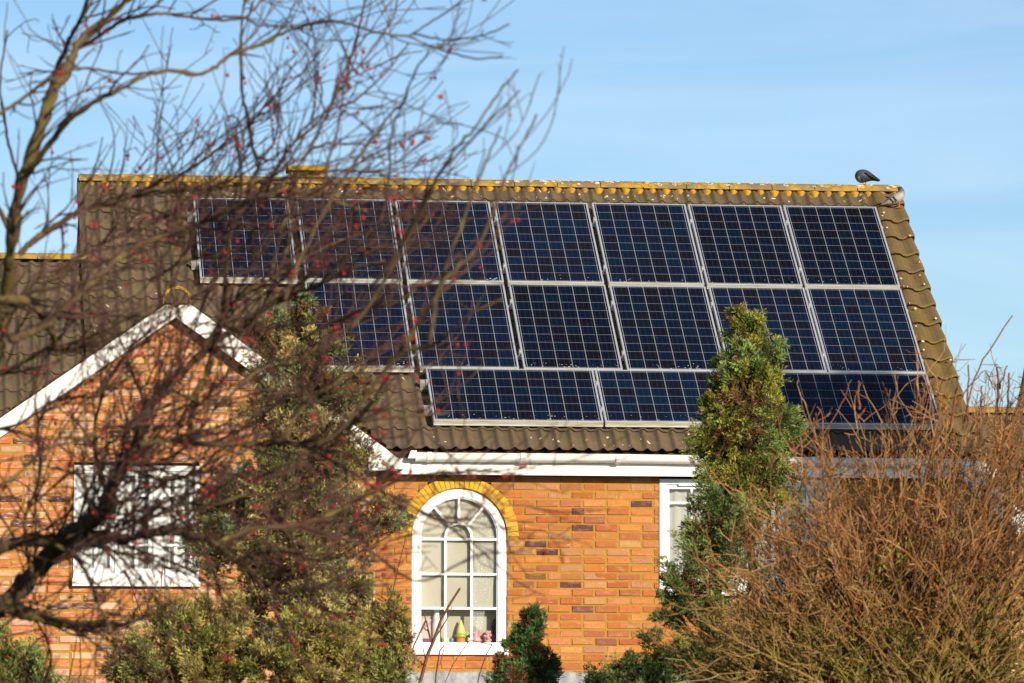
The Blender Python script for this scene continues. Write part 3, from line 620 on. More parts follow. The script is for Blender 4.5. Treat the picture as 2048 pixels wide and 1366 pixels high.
p_ = MB(); p_.box((pa+.3, -.915, 0), (pa+1.2, -.9025, 2.1)); p_.build('door', 'white_paint', porch)

# ------------------------------------------------------------------ solar panels
PW, PH, FD = .976, 1.650, .045
def make_panel(wd, ht, cx, cy, label, rowtxt):
    t = thing('solar_panel', label, 'solar panel', (0, 0, 0), 'solar panels on the main roof'); fwd = .018
    m = MB(); zt, zb = 0, -FD
    for a, c in (((0, 0), (fwd, ht)), ((wd-fwd, 0), (wd, ht)), ((fwd, 0), (wd-fwd, fwd)), ((fwd, ht-fwd), (wd-fwd, ht))):
        q = .0003 if a[0] == fwd and True else 0
        m.box((a[0], a[1], zb+q), (c[0], c[1], zt-q))
    m.build('frame', 'alu', t)
    g = MB(); nz = 24; V = []; uvs = []
    for i in range(nz+1):
        y = fwd-.001+(ht-2*fwd+.002)*i/nz
        for x in (fwd-.001, wd-fwd+.001): V.append((x, y, -.004))
    g.add(V, [(2*i, 2*i+1, 2*i+3, 2*i+2) for i in range(nz)]); go = g.build('glass', 'pv', t)
    me = go.data; uvl = me.uv_layers.new(name='UVMap'); lo = me.attributes.new('low', 'FLOAT', 'POINT')
    for lp in me.loops:
        v = me.vertices[lp.vertex_index].co; uvl.data[lp.index].uv = ((v.x-.036)/(wd-.072)*cx, (v.y-.036)/(ht-.072)*cy)
    lo.data.foreach_set('value', [max(0, 1-v.co.y/.2) for v in me.vertices])
    lip = MB(); lip.box((.001, -.004, -FD-.008), (wd-.001, .0, -.002)); lip.box((.002, -.010, -FD-.009), (wd-.002, -.004, -FD-.002)); lip.build('lower_lip', 'alu_dirty', t)
    for y in (.32, 1.30) if ht > 1.2 else (.24, .72):
        k = MB(); k.box((-.020, y-.03, -.03), (-.001, y+.03, .005)); k.box((-.016, y-.012, .005), (-.006, y+.012, .012)); k.build('clamp', 'steel', t)
    return t
proto_p = make_panel(PW, PH, 6, 10, 'x', ''); proto_l = make_panel(PH, PW, 10, 6, 'x', '')
def dup(root):
    r = root.copy(); C.objects.link(r)
    for ch in list(root.children):
        c_ = ch.copy(); C.objects.link(c_); c_.parent = r
    return r
words = ['first', 'second', 'third', 'fourth', 'fifth', 'sixth', 'seventh']
used = {}
def put_panel(kind, x, vb, label):
    src = proto_p if kind == 'p' else proto_l
    o = src if not used.get(kind) else dup(src); used[kind] = True
    o['label'] = label; o.location = roofp(x+rnd(-.002, .002), vb, .13+rnd(-.002, .002)); o.rotation_euler = (S+rnd(-.002, .002), rnd(-.001, .001), rnd(-.001, .001)); return o
tops = [(-2.889), (-1.829), (-.808), (.211), (1.231), (2.236), (3.236)]
where = ['upright panel at the left end of the top row', 'upright panel second from left in the top row', 'upright panel third from left in the top row', 'upright panel in the middle of the top row', 'upright panel third from right in the top row', 'upright panel second from right in the top row', 'upright panel at the right end of the top row, under the pigeons']
ends = []
for i, x in enumerate(tops):
    o = put_panel('p', x, 3.03, where[i]+(' by the roof tiles' if i == 0 else ''))
    if i == 0: ends.append(o)
mids = [(-1.844), (-.813), (.213), (1.235), (2.243), (3.236)]
where = ['upright panel at the left end of the middle row, beside the conifer', 'upright panel second from left in the middle row', 'upright panel third from left in the middle row', 'upright panel third from right in the middle row, left of the conifer tip', 'upright panel in the middle row behind the conifer tip', 'upright panel at the right end of the middle row']
for i, x in enumerate(mids):
    o = put_panel('p', x, 1.333, where[i])
    if i == 0: ends.append(o)
where = ['lying panel at the left end of the bottom row', 'lying panel in the centre of the bottom row, partly behind the conifer', 'lying panel at the right end of the bottom row, above the bare bush']
for i, x in enumerate((-.760, .909, 2.566)):
    o = put_panel('l', x, .343, where[i])
    if i == 0: ends.append(o)
# rails under the panels, their cut ends showing beside the rows
for (xa, xb, v, lab) in ((-2.96, 4.24, 4.33, 'upper mounting rail of the top panel row'), (-2.96, 4.24, 3.35, 'lower mounting rail of the top panel row'), (-1.92, 4.24, 2.63, 'upper mounting rail of the middle panel row'), (-1.92, 4.24, 1.65, 'lower mounting rail of the middle panel row'), (-.83, 4.24, 1.06, 'upper mounting rail of the bottom panel row'), (-.83, 4.24, .58, 'lower mounting rail of the bottom panel row')):
    t = thing('mounting_rail', lab, 'rail', roofp(xa, v, .05), 'rails under the solar panels')
    def rbox(x0, x1, v0, v1, h0, h1):
        P = [roofp(x, vv, h) for h in (h0, h1) for x, vv in ((x0, v0), (x1, v0), (x1, v1), (x0, v1))]
        return MB().add(P, [(0, 3, 2, 1), (4, 5, 6, 7), (0, 1, 5, 4), (1, 2, 6, 5), (2, 3, 7, 6), (3, 0, 4, 7)])
    rbox(xa, xb, v-.018, v+.018, .045, .082).build('bar', 'alu', t)
    rbox(xa-.003, xa+.05, v-.022, v+.045, .0825, .125).build('end_clamp', 'steel', t)

# ------------------------------------------------------------------ buildings on the right
an = thing('annexe', 'buff brick annexe with a sloping white bargeboard behind the bare bush', 'annexe', (5.2, -.3, 0))
AXL = at(1898, 1000, -.45)[0]
def ann_spans(za, zb):
    zt = 4.86; x1 = min(AXL+3.2, AXL+(zt-(za+zb)/2)/.97+.08)
    return [(AXL, x1)] if x1 > AXL+.05 else []
b, mo = lay_bricks(ann_spans, 2.3, 4.84, -.45, [(.55, .36, .13), (.50, .31, .10), (.58, .40, .18)], .06, 21)
aw = mo.build('wall', 'mortar', an); b.build('brickwork', 'buff_brick', aw)
q = MB(); q.box((AXL, -.44, 0), (AXL+3.2, -.01, 2.3)); q.box((4.72, -.009, 0), (AXL+3.2, 1.6, 2.3)); q.prism([(AXL, 2.3), (AXL+2.7, 2.3), (AXL, 4.8)], -.43, -.012); q.build('side_wall', 'mortar', an)
p0, p1 = at(1932, 915, -.57), at(2060, 1042, -.57); q = MB(); dx = p1-p0
q.prism([(p0[0], p0[2]), (p0[0]+dx[0]*1.9, p0[2]+dx[2]*1.9), (p0[0]+dx[0]*1.9, p0[2]+dx[2]*1.9-.26), (p0[0]-.02, p0[2]-.24)], -.60, -.57); q.build('bargeboard', 'old_paint', an)
nb = thing('neighbour_house', 'neighbouring house with a lower brown tiled roof right of the solar panels', 'house', (8.5, 3, 0))
za = at(1960, 811, 2.3)[2]
fn = lambda u, v, h: (u, 2.3-(3.4-v)*cs-h*ss, za-.06-(3.4-v)*ss+h*cs)
nrf = tile_field(4.62, 11, 0, 3.4, fn, 9, .02).build('roof', 'tile', nb, True)
for i in range(14): ridge_tile(4.6+i*.45, 4.6+(i+1)*.45-.006, .12, 2.3, za-.085, 'ridge_tile', nrf, half=.95)
q = MB(); q.box((4.7, .1, 0), (10.8, 4.6, za-2.0)); q.build('wall', 'buff_brick' if False else 'mortar', nb)
q = MB(); q.add([(4.62, 2.3, za-.08), (11, 2.3, za-.08), (11, 5, za-2), (4.62, 5, za-2)], [(0, 3, 2, 1)]); q.build('back_slope', 'tile', nb)

# ------------------------------------------------------------------ pigeons
def loft(P, rx, rz_, k=12, col=None):
    """a body as one skin: rings along a spine P in the x,z plane of the bird, half widths rx and half heights rz"""
    P = np.asarray(P, float); T = np.gradient(P, axis=0); T /= np.linalg.norm(T, axis=1)[:, None]; V = []; Cc = []
    for i, p in enumerate(P):
        n = np.array([-T[i, 1], T[i, 0]])
        for j in range(k):
            a = 2*math.pi*j/k; s_ = math.cos(a)*rz_[i]; V.append((p[0]+n[0]*s_, math.sin(a)*rx[i], p[1]+n[1]*s_)); Cc.append(col(i/(len(P)-1), math.cos(a)))
    F_ = [(i*k+j, i*k+(j+1) % k, (i+1)*k+(j+1) % k, (i+1)*k+j) for i in range(len(P)-1) for j in range(k)]+[tuple(range(k))[::-1], tuple(range((len(P)-1)*k, len(P)*k))]
    return np.array(V), F_, np.array(Cc)
def bird(name, label, foot, P, rx, rz_, col, rot, feet, extra, k=1.0):
    t = thing(name, label, 'pigeon', foot); V, F_, Cc = loft(P, rx, rz_, 14, col)
    Rm = np.array(Matrix.Rotation(rot, 3, 'Z')); W_ = lambda q: np.asarray(q)*k @ Rm.T+np.array(foot)
    m = MB(); m.add(W_(V), F_, Cc); bo_ = m.build('body', 'pigeon', t, True)
    sm = bo_.modifiers.new('s', 'SUBSURF'); sm.levels = 1; sm.render_levels = 1
    for (fx, fy) in feet:
        l = MB(); l.tube(W_([(fx, fy, .075), (fx+.004, fy, .035), (fx, fy, .004)]), [.006, .004, .004], 6)
        for a in (-.5, 0, .5, 3.14): l.tube(W_([(fx, fy, .005), (fx+.028*math.cos(a), fy+.028*math.sin(a), .003)]), [.004, .002], 5)
        l.build('leg', 'pink_foot', t)
    for nm, mt, pts, r_ in extra:
        e = MB(); e.tube(W_(pts), r_, 7); e.build(nm, mt, t, True)
    return t
# dark one preening on the ridge: humped back, head tucked, tail to the right
fx_, fz_ = at(1729, 371, ry)[0], RZ+.085
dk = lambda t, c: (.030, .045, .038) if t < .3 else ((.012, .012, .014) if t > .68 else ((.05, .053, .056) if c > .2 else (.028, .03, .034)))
bird('pigeon', 'dark pigeon preening on the roof ridge with its head tucked', (fx_, ry, fz_),
     [(-.082, .060), (-.078, .062), (-.066, .066), (-.045, .072), (-.018, .078), (.012, .079), (.04, .073), (.066, .066), (.09, .058), (.115, .048), (.138, .038)],
     [.006, .022, .042, .056, .060, .056, .046, .034, .027, .025, .020], [.006, .024, .046, .060, .064, .058, .046, .032, .022, .016, .010], dk, 0, [(-.012, -.02), (.012, .02)],
     [('head', 'pigeon_dark', [(-.058, -.030, .085), (-.062, -.034, .058), (-.052, -.036, .034), (-.040, -.034, .022)], [.024, .030, .024, .010]), ('wing', 'black', [(-.01, -.050, .10), (.035, -.052, .080), (.09, -.036, .055), (.128, -.016, .036)], [.010, .017, .013, .003]), ('beak', 'black', [(-.046, -.036, .026), (-.028, -.036, .014)], [.006, .002])], 1.2)
gy_ = ry-.34; gp = at(1795, 416, gy_)
gc = lambda t, c: (.035, .045, .05) if t > .80 else ((.10, .105, .12) if t > .62 else ((.34, .30, .26) if t > .2 else (.16, .15, .14)))
bird('pigeon', 'pale grey pigeon resting at the right end of the ridge', (gp[0], gy_-.02, gp[2]),
     [(-.175, .02), (-.12, .035), (-.06, .062), (0, .09), (.035, .125), (.035, .16), (.02, .185), (.004, .192)],
     [.018, .028, .052, .066, .05, .028, .024, .010], [.007, .016, .042, .056, .044, .030, .025, .012], gc, 0, [(.01, -.022), (.012, .02)],
     [('wing_bar', 'black', [(-.055, -.052, .105), (-.035, -.066, .075), (-.015, -.064, .055)], .005), ('wing_bar', 'black', [(-.085, -.040, .09), (-.065, -.055, .065), (-.045, -.054, .045)], .005),
      ('tail', 'black', [(-.18, -.01, .012), (-.10, -.025, .022), (-.05, -.03, .026)], [.006, .012, .008]), ('beak', 'black', [(.004, 0, .19), (-.02, 0, .186)], [.006, .002])], 1.12)

# ------------------------------------------------------------------ foliage
def foliage(blobs, Y, pal, dens, seed, tuft=.045, blades=13, wid=.0046, upb=.5, inner=.22, brown=.12, lump=(.045, .15), per=24):
    """leaf blades in tufts, tufts in sprays, sprays over and inside lumps (px, py, rx, ry[, dY[, share]]) that stand at depth Y"""
    r = np.random.default_rng(seed); sc_ = ppm(Y); SC = []; SN = []; SR = []; SK = []
    for q in blobs:
        px, py, rx, ry_ = q[:4]; dy = q[4] if len(q) > 4 else 0; sh = q[5] if len(q) > 5 else 1
        c = at(px, py, Y+dy); a = np.array([rx/sc_, .92*rx/sc_, ry_/sc_])
        area = 4*math.pi*((a[0]*a[1])**1.6/3+2*(a[0]*a[2])**1.6/3)**(1/1.6)
        n = max(int(area*dens*sh), 5); u = r.normal(size=(n, 3)); u /= np.linalg.norm(u, axis=1)[:, None]
        ins = r.random(n) < inner; rad = np.where(ins, r.uniform(.3, .75, n), r.uniform(.66, 1.14, n))*np.where(r.random(n) < .10, r.uniform(1.0, 1.22, n), 1)
        SC.append(c+u*a*rad[:, None]); nn = u/a; nn /= np.linalg.norm(nn, axis=1)[:, None]; SN.append(nn); SK.append(ins)
        SR.append(r.uniform(*lump, n)*min(1, .35+a[0]*2.2))
    SC, SN, SR, SK = map(np.concatenate, (SC, SN, SR, SK)); n = len(SC)
    SN = SN+np.array([0, 0, upb])+r.normal(size=(n, 3))*.4; SN /= np.linalg.norm(SN, axis=1)[:, None]
    ph = r.uniform(0, 6, 3); f1 = .5+.5*np.sin(SC[:, 0]*4.1+ph[0]+1.3*np.sin(SC[:, 2]*3))*np.sin(SC[:, 2]*4.7+ph[1])
    pal = np.array(pal); SCOL = pal[np.clip(((f1*.55+r.random(n)*.45)*len(pal)).astype(int), 0, len(pal)-1)]*r.uniform(.75, 1.3, n)[:, None]
    BR = np.array([(.150, .062, .024), (.20, .092, .034), (.10, .052, .022), (.22, .12, .05)])
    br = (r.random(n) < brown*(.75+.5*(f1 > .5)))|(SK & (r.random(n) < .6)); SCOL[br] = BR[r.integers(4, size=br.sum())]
    # tufts: an elongated spray along its normal
    t = r.normal(size=(n, per, 3)); t /= np.linalg.norm(t, axis=2)[..., None]; t *= (r.random((n, per, 1))**.45)
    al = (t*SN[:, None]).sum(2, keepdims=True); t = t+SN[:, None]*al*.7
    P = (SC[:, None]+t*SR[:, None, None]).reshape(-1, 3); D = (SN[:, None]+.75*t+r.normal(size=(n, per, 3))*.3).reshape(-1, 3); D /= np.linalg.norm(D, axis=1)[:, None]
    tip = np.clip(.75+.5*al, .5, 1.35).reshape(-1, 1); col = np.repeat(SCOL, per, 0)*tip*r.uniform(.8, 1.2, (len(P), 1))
    bt = r.random(len(P)) < brown*.35; col[bt] = BR[r.integers(4, size=bt.sum())]
    B = blades; N_ = len(P)*B
    base = np.repeat(P, B, 0)+r.normal(size=(N_, 3))*tuft*.25; dr = np.repeat(D, B, 0)+r.normal(size=(N_, 3))*.5; dr /= np.linalg.norm(dr, axis=1)[:, None]
    ln = tuft*r.uniform(.5, 1.15, N_); sd_ = np.cross(dr, r.normal(size=(N_, 3))); sd_ /= np.linalg.norm(sd_, axis=1)[:, None]+1e-9; wd = wid*r.uniform(.6, 1.3, N_)
    mid = base+dr*(ln*.55)[:, None]; V = np.empty((N_, 4, 3)); V[:, 0] = base; V[:, 1] = mid+sd_*wd[:, None]; V[:, 2] = base+dr*ln[:, None]; V[:, 3] = mid-sd_*wd[:, None]
    cc = np.repeat(col, B, 0)*r.uniform(.8, 1.2, N_)[:, None]
    return V.reshape(-1, 3), np.repeat(cc, 4, 0)
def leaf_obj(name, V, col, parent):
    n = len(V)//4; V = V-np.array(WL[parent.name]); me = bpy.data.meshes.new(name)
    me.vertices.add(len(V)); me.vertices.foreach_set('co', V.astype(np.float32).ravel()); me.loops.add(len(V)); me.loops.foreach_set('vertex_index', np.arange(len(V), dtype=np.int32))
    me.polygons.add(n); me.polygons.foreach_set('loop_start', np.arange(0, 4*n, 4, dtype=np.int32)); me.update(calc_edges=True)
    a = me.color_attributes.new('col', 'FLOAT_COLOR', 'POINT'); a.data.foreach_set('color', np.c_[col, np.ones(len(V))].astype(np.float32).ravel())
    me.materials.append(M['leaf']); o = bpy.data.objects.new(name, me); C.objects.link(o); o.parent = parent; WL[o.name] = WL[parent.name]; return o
def conifer(name, label, cat, blobs, Y, pal, dens, seed, stems, group=None, **kw):
    base = at(stems[0][0], 1000, Y); t = thing(name, label, cat, (base[0], Y, 0), group)
    lb = blobs[-1]; lq = lb[4] if len(lb) > 4 else 0; blobs = blobs+[(lb[0], 1690, lb[2]*.95, 190, lq, .2), (lb[0], 1880, lb[2]*.8, 150, lq, .2)]
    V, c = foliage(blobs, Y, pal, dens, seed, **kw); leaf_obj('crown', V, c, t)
    m = MB(); r = np.random.default_rng(seed)
    top = at(stems[0][0], stems[0][1], Y); b0 = np.array([base[0]+stems[0][2], Y, 0])
    n = 14; Pp = [b0+(top-b0)*i/n+np.array([.03*math.sin(i*1.7), .03*math.cos(i*1.3), 0]) for i in range(n+1)]
    m.tube(Pp, np.linspace(.085, .008, n+1), 7); m.build('trunk', 'wood', t, True)
    br = MB(); sc_ = ppm(Y)
    for q in blobs:
        c0 = at(q[0], q[1], Y+(q[4] if len(q) > 4 else 0)); zz = max(c0[2]-.5*q[2]/sc_-.25, .1); k = min(max(zz/top[2], .02), .97); s0 = b0+(top-b0)*k
        for j in range(5):
            e = c0+r.normal(size=3)*np.array([q[2], q[2], q[3]])/sc_*.55; mm = (s0+e)/2+np.array([0, 0, -.05]); br.tube([s0, mm, e], [.016, .010, .003], 4)
    br.build('branches', 'wood', t)
    return t
G_TOP = [(0.1958, 0.2465, 0.0387), (0.2609, 0.2934, 0.0457), (0.3392, 0.3169, 0.0528), (0.1566, 0.2229, 0.0492), (0.2218, 0.2816, 0.0792)]
G_BLUE = [(0.1168, 0.1722, 0.0526), (0.1667, 0.2249, 0.0647), (0.2497, 0.2912, 0.0849), (0.1501, 0.1984, 0.0401), (0.2999, 0.3176, 0.1003)]
G_GOLD = [(0.3001, 0.2694, 0.058), (0.3809, 0.3126, 0.0746), (0.4618, 0.3773, 0.1093), (0.2193, 0.2372, 0.0515), (0.3233, 0.3234, 0.0965), (0.254, 0.2694, 0.0836)]
G_OLIVE = [(0.272, 0.2562, 0.0738), (0.3942, 0.3204, 0.1105), (0.4892, 0.3842, 0.1475), (0.2039, 0.2306, 0.0738), (0.2854, 0.3458, 0.1722), (0.4621, 0.3458, 0.0984)]
G_DEEP = [(0.0594, 0.1463, 0.0446), (0.0945, 0.1913, 0.0527), (0.135, 0.2363, 0.0608), (0.081, 0.1575, 0.0405)]
conifer('conifer', 'tall green and brown conifer in front of the solar panels', 'conifer',
    [(1478, 642, 11, 24), (1510, 638, 11, 24), (1495, 668, 29, 34), (1500, 712, 42, 48), (1478, 745, 36, 42), (1540, 730, 18, 55, .05), (1500, 790, 56, 66), (1444, 765, 32, 40), (1420, 830, 22, 42), (1500, 860, 82, 60), (1565, 850, 36, 36), (1450, 890, 50, 60), (1480, 930, 84, 60), (1540, 930, 52, 50), (1500, 985, 62, 48), (1470, 1020, 40, 40), (1520, 1150, 80, 150, .2, .35), (1520, 1400, 100, 200, .2, .15)],
    -9.0, G_TOP, 40, 31, [(1497, 625, .05)], brown=.15)
conifer('conifer', 'dark bluish conifer growing before the wide window, below the tall conifer', 'conifer',
    [(1438, 1010, 44, 44), (1395, 1050, 34, 46), (1450, 1070, 50, 60), (1395, 1100, 40, 44), (1365, 1180, 44, 46), (1410, 1165, 50, 60), (1345, 1225, 28, 28), (1400, 1235, 46, 50), (1315, 1296, 26, 24), (1352, 1300, 32, 28), (1385, 1310, 30, 30), (1430, 1330, 60, 80, .1, .5), (1420, 1500, 90, 130, .1, .2)],
    -9.7, G_BLUE, 40, 32, [(1425, 1010, .02)], brown=.06)
conifer('conifer', 'broad olive conifer with brownish tips behind the red berry tree', 'conifer',
    [(600, 615, 15, 30), (578, 660, 42, 42), (625, 660, 26, 40), (590, 715, 66, 54), (525, 665, 18, 22), (655, 695, 28, 36), (540, 720, 40, 40), (695, 770, 46, 40), (615, 800, 84, 66), (535, 830, 46, 48), (630, 890, 88, 62), (690, 930, 44, 40), (560, 970, 104, 66), (450, 990, 56, 60), (640, 1035, 90, 54), (735, 1045, 72, 36), (788, 1035, 28, 34), (500, 1070, 104, 72), (420, 1080, 56, 66), (565, 1130, 104, 56), (705, 1180, 40, 48), (722, 1205, 26, 44), (580, 1220, 108, 76, .2, .7), (590, 1320, 140, 80, .3, .4), (590, 1480, 160, 160, .3, .15)],
    -10.4, G_OLIVE, 34, 33, [(600, 600, 0)], brown=.13)
conifer('juniper_shrub', 'golden green juniper mound under the white side window', 'shrub',
    [(385, 1290, 84, 48), (292, 1326, 54, 36), (250, 1335, 34, 34), (345, 1235, 48, 34), (430, 1236, 54, 36), (470, 1208, 28, 26), (480, 1316, 46, 46), (370, 1350, 120, 50), (390, 1480, 150, 140, 0, .2)],
    -11.2, G_GOLD, 38, 34, [(400, 1240, 0)], brown=.08)
conifer('juniper_shrub', 'yellowish juniper mound below the broad olive conifer', 'shrub',
    [(610, 1278, 58, 54), (658, 1296, 56, 48), (560, 1335, 54, 44), (700, 1345, 46, 40), (640, 1350, 100, 50), (650, 1490, 130, 140, 0, .2)],
    -11.6, G_GOLD, 38, 35, [(640, 1290, 0)], brown=.10)
conifer('juniper_shrub', 'upright pale juniper at the left edge of the arched window', 'shrub',
    [(790, 1225, 28, 30), (772, 1262, 42, 44), (806, 1270, 22, 34), (765, 1310, 50, 46), (795, 1330, 30, 44), (770, 1360, 56, 40), (775, 1480, 70, 130, 0, .25)],
    -11.0, G_GOLD, 38, 36, [(785, 1215, 0)], brown=.08)
conifer('juniper_shrub', 'small bluish juniper at the bottom left corner', 'shrub',
    [(48, 1330, 38, 30), (75, 1345, 26, 22), (10, 1290, 16, 44), (0, 1340, 30, 40), (40, 1390, 70, 40), (30, 1500, 90, 130, 0, .2)],
    -13.0, G_BLUE, 46, 37, [(40, 1320, 0)], brown=.05)
conifer('conifer', 'small deep green upright conifer below the brick wall, right of arched window', 'conifer',
    [(1063, 1233, 15, 20), (1055, 1262, 22, 26), (1048, 1292, 27, 30), (1062, 1300, 18, 34), (1045, 1330, 30, 30), (1005, 1338, 19, 22), (992, 1356, 17, 16), (1103, 1325, 12, 20), (1098, 1352, 20, 22), (1050, 1375, 62, 34), (1050, 1490, 70, 120, 0, .25)],
    -8.0, G_DEEP, 75, 38, [(1058, 1225, 0)], brown=.25, upb=1.3, lump=(.04, .09))
conifer('juniper_shrub', 'low grey green juniper in front of the grey porch roof', 'shrub',
    [(1268, 1334, 26, 22), (1245, 1350, 32, 20), (1300, 1350, 34, 18), (1340, 1362, 30, 14), (1195, 1360, 20, 12), (1270, 1385, 90, 30), (1265, 1500, 110, 120, 0, .2)],
    -7.6, G_BLUE, 60, 39, [(1265, 1330, 0)], brown=.03)

# unseen conifer added toward the sun, only to shade the low right roof corner
tcx, tcy, tch = 12.45, -16.9, 13.0
tt = thing('conifer', 'unseen clipped conifer added toward the sun to shade the low right roof corner', 'conifer', (tcx, tcy, 0))
rq = np.random.default_rng(5); nq = 9000; zz = rq.uniform(1.0, tch, nq); aa = rq.uniform(0, 2*math.pi, nq); ra_ = (.80-.06*np.sin(zz*2.1+aa*2))*rq.uniform(.35, 1, nq)**.35
Pq = np.stack([tcx+ra_*np.cos(aa), tcy+ra_*np.sin(aa), zz], 1); Vq = np.empty((nq, 4, 3)); uq = rq.normal(size=(nq, 3)); uq /= np.linalg.norm(uq, axis=1)[:, None]; wq = np.cross(uq, rq.normal(size=(nq, 3))); wq /= np.linalg.norm(wq, axis=1)[:, None]
for i, (a, b_) in enumerate(((-.16, 0), (0, .07), (.16, 0), (0, -.07))): Vq[:, i] = Pq+uq*a+wq*b_
leaf_obj('crown', Vq.reshape(-1, 3), np.repeat(np.array(G_DEEP)[rq.integers(4, size=nq)], 4, 0), tt); MB().tube([(tcx, tcy, 0), (tcx, tcy, tch-.5)], [.16, .04], 8).build('trunk', 'wood', tt)
# ------------------------------------------------------------------ bare bush on the right
BYD = -14.0; bc = at(1790, 1608-120, BYD); b0 = np.array([bc[0], BYD, 0.0])
bush = thing('bare_bush', 'large leafless bush of orange brown stems at the right', 'bush', tuple(b0))
rb = np.random.default_rng(77); sb = ppm(BYD)
RAD = [(0, 740), (40, 800), (60, 770), (77, 685), (86, 640), (92, 590), (100, 575), (110, 550), (128, 495), (140, 455), (154, 435), (166, 435), (176, 480), (200, 490)]
def brad(d): return np.interp(d, [q[0] for q in RAD], [q[1] for q in RAD])*(1+.06*math.sin(d*.31)+.06*math.sin(d*.83+1))
def bez(a, b_, c, n): t = np.linspace(0, 1, n)[:, None]; return (1-t)**2*a+2*t*(1-t)*b_+t*t*c
ORB = [(0.2521, 0.1064, 0.0308), (0.2905, 0.1417, 0.0476), (0.2064, 0.0749, 0.0248), (0.2598, 0.1497, 0.0622), (0.321, 0.1772, 0.0733), (0.1834, 0.0946, 0.0402)]; GRB = [(0.1744, 0.1573, 0.0258), (0.2202, 0.1923, 0.0322), (0.156, 0.1224, 0.0276), (0.257, 0.1748, 0.0644)]
def stemcol(n, z, r):
    o_ = np.array(ORB[r.integers(len(ORB))]); g_ = np.array(GRB[r.integers(len(GRB))]); k = np.clip((3.25-z)/1.0+r.normal()*.15, 0, 1)[:, None]; j = r.uniform(.6, 1.25)
    return (o_*(1-k)+g_*k)*j
rest = MB(); NB = 640
for s_ in range(NB):
    m = MB() if s_ < 100 else rest
    d = rb.uniform(0, 200) if rb.random() < .45 else rb.uniform(48, 172); rr_ = brad(d)*(rb.uniform(.62, 1.0) if s_ < 100 else rb.uniform(.2, 1.0)**.6)*rb.uniform(.92, 1.03)
    px, py = 1800+rr_*math.cos(R_(d)), 1400-rr_*math.sin(R_(d)); dy = rb.normal()*.55 if s_ >= 100 else -abs(rb.normal())*.45
    tip = at(px, py, BYD+dy); st = b0+np.array([rb.normal()*.18, rb.normal()*.16, 0]); hub = at(1800, 1400, BYD)+np.array([rb.normal()*.28, rb.normal()*.2, rb.normal()*.16-.25])
    A = bez(st, (st+hub)/2+np.array([0, 0, .3]), hub, 5)[:-1]; ctl = hub*.5+tip*.5+rb.normal(size=3)*.08+np.array([0, 0, .10*abs(math.cos(R_(d)))]); Bz = bez(hub, ctl, tip, 13)
    Bz[1:] += np.cumsum(rb.normal(size=(12, 3))*.009, 0); P = np.vstack([A, Bz]); n_ = len(P); tk_ = 1.9 if s_ % 9 == 0 else 1.0; rad = np.interp(np.arange(n_), [0, 4, n_-1], [.016*tk_, .0088*tk_, .0026])
    m.tube(P, rad, 4, True, np.repeat(stemcol(n_, P[:, 2], rb), 4, 0))
    outw = tip-hub; outw /= np.linalg.norm(outw)
    for k in range(rb.integers(10, 18)):
        i = rb.integers(6, n_); tg = P[i]-P[i-1]; tg /= np.linalg.norm(tg); dd = tg*.7+outw*.4+rb.normal(size=3)*.72+np.array([0, 0, .10]); dd /= np.linalg.norm(dd)
        ln = rb.uniform(.10, .42); nn = 6; pts = [P[i]]
        for u in range(nn): dd = dd+rb.normal(size=3)*.17+np.array([0, 0, .05]); dd /= np.linalg.norm(dd); pts.append(pts[-1]+dd*ln/nn)
        pts = np.array(pts); m.tube(pts, np.linspace(.0044, .0019, nn+1), 3, False, np.repeat(stemcol(nn+1, pts[:, 2], rb), 3, 0))
        for g_ in range(2):
            if rb.random() < .6:
                o2 = pts[rb.integers(2, 6)]; d2 = dd+rb.normal(size=3)*.7; d2 /= np.linalg.norm(d2); l2 = rb.uniform(.05, .16); p2 = np.array([o2, o2+d2*l2*.5+rb.normal(size=3)*.01, o2+d2*l2+rb.normal(size=3)*.02+np.array([0, 0, .01])])
                m.tube(p2, [.0042, .0034, .0022], 3, False, np.repeat(stemcol(3, p2[:, 2], rb), 3, 0))
    if s_ < 100: m.build('stem', 'stem', bush)
tag(rest.build('stems', 'stem', bush), kind='stuff')
# a few longer shoots standing above the bush
for pts, w_ in (([(1900, 860), (1912, 790), (1917, 752)], 6), ([(1935, 860), (1936, 790), (1937, 728)], 4.5), ([(1925, 850), (1945, 770), (1960, 730), (1990, 685), (2024, 630)], 4), ([(1990, 840), (1997, 790), (1995, 735)], 7), ([(1998, 775), (2014, 732)], 4), ([(2012, 860), (2016, 800), (2018, 745)], 6), ([(1960, 850), (1962, 800), (1964, 770)], 5), ([(1900, 830), (1940, 770), (1970, 742)], 3.5), ([(1970, 742), (1990, 780)], 3), ([(1648, 870), (1690, 800), (1700, 760)], 3), ([(1720, 820), (1716, 790), (1718, 762)], 6), ([(1845, 850), (1838, 790), (1832, 760)], 7), ([(1885, 730), (1915, 722)], 3), ([(1585, 905), (1625, 860), (1640, 820), (1632, 815)], 4), ([(1620, 850), (1650, 835), (1662, 827)], 3)):
    Y_ = BYD+rnd(-.5, .5); P = np.array([at(a, c, Y_) for a, c in pts]); t = np.linspace(0, len(P)-1, 10); P = np.stack([np.interp(t, range(len(P)), P[:, j]) for j in range(3)], 1)+RNG.normal(size=(10, 3))*.004
    MB().tube(P, np.linspace(w_/2/sb, w_/3/sb, 10), 5, True, np.tile((.17, .065, .035), (50, 1))).build('shoot', 'stem', bush)
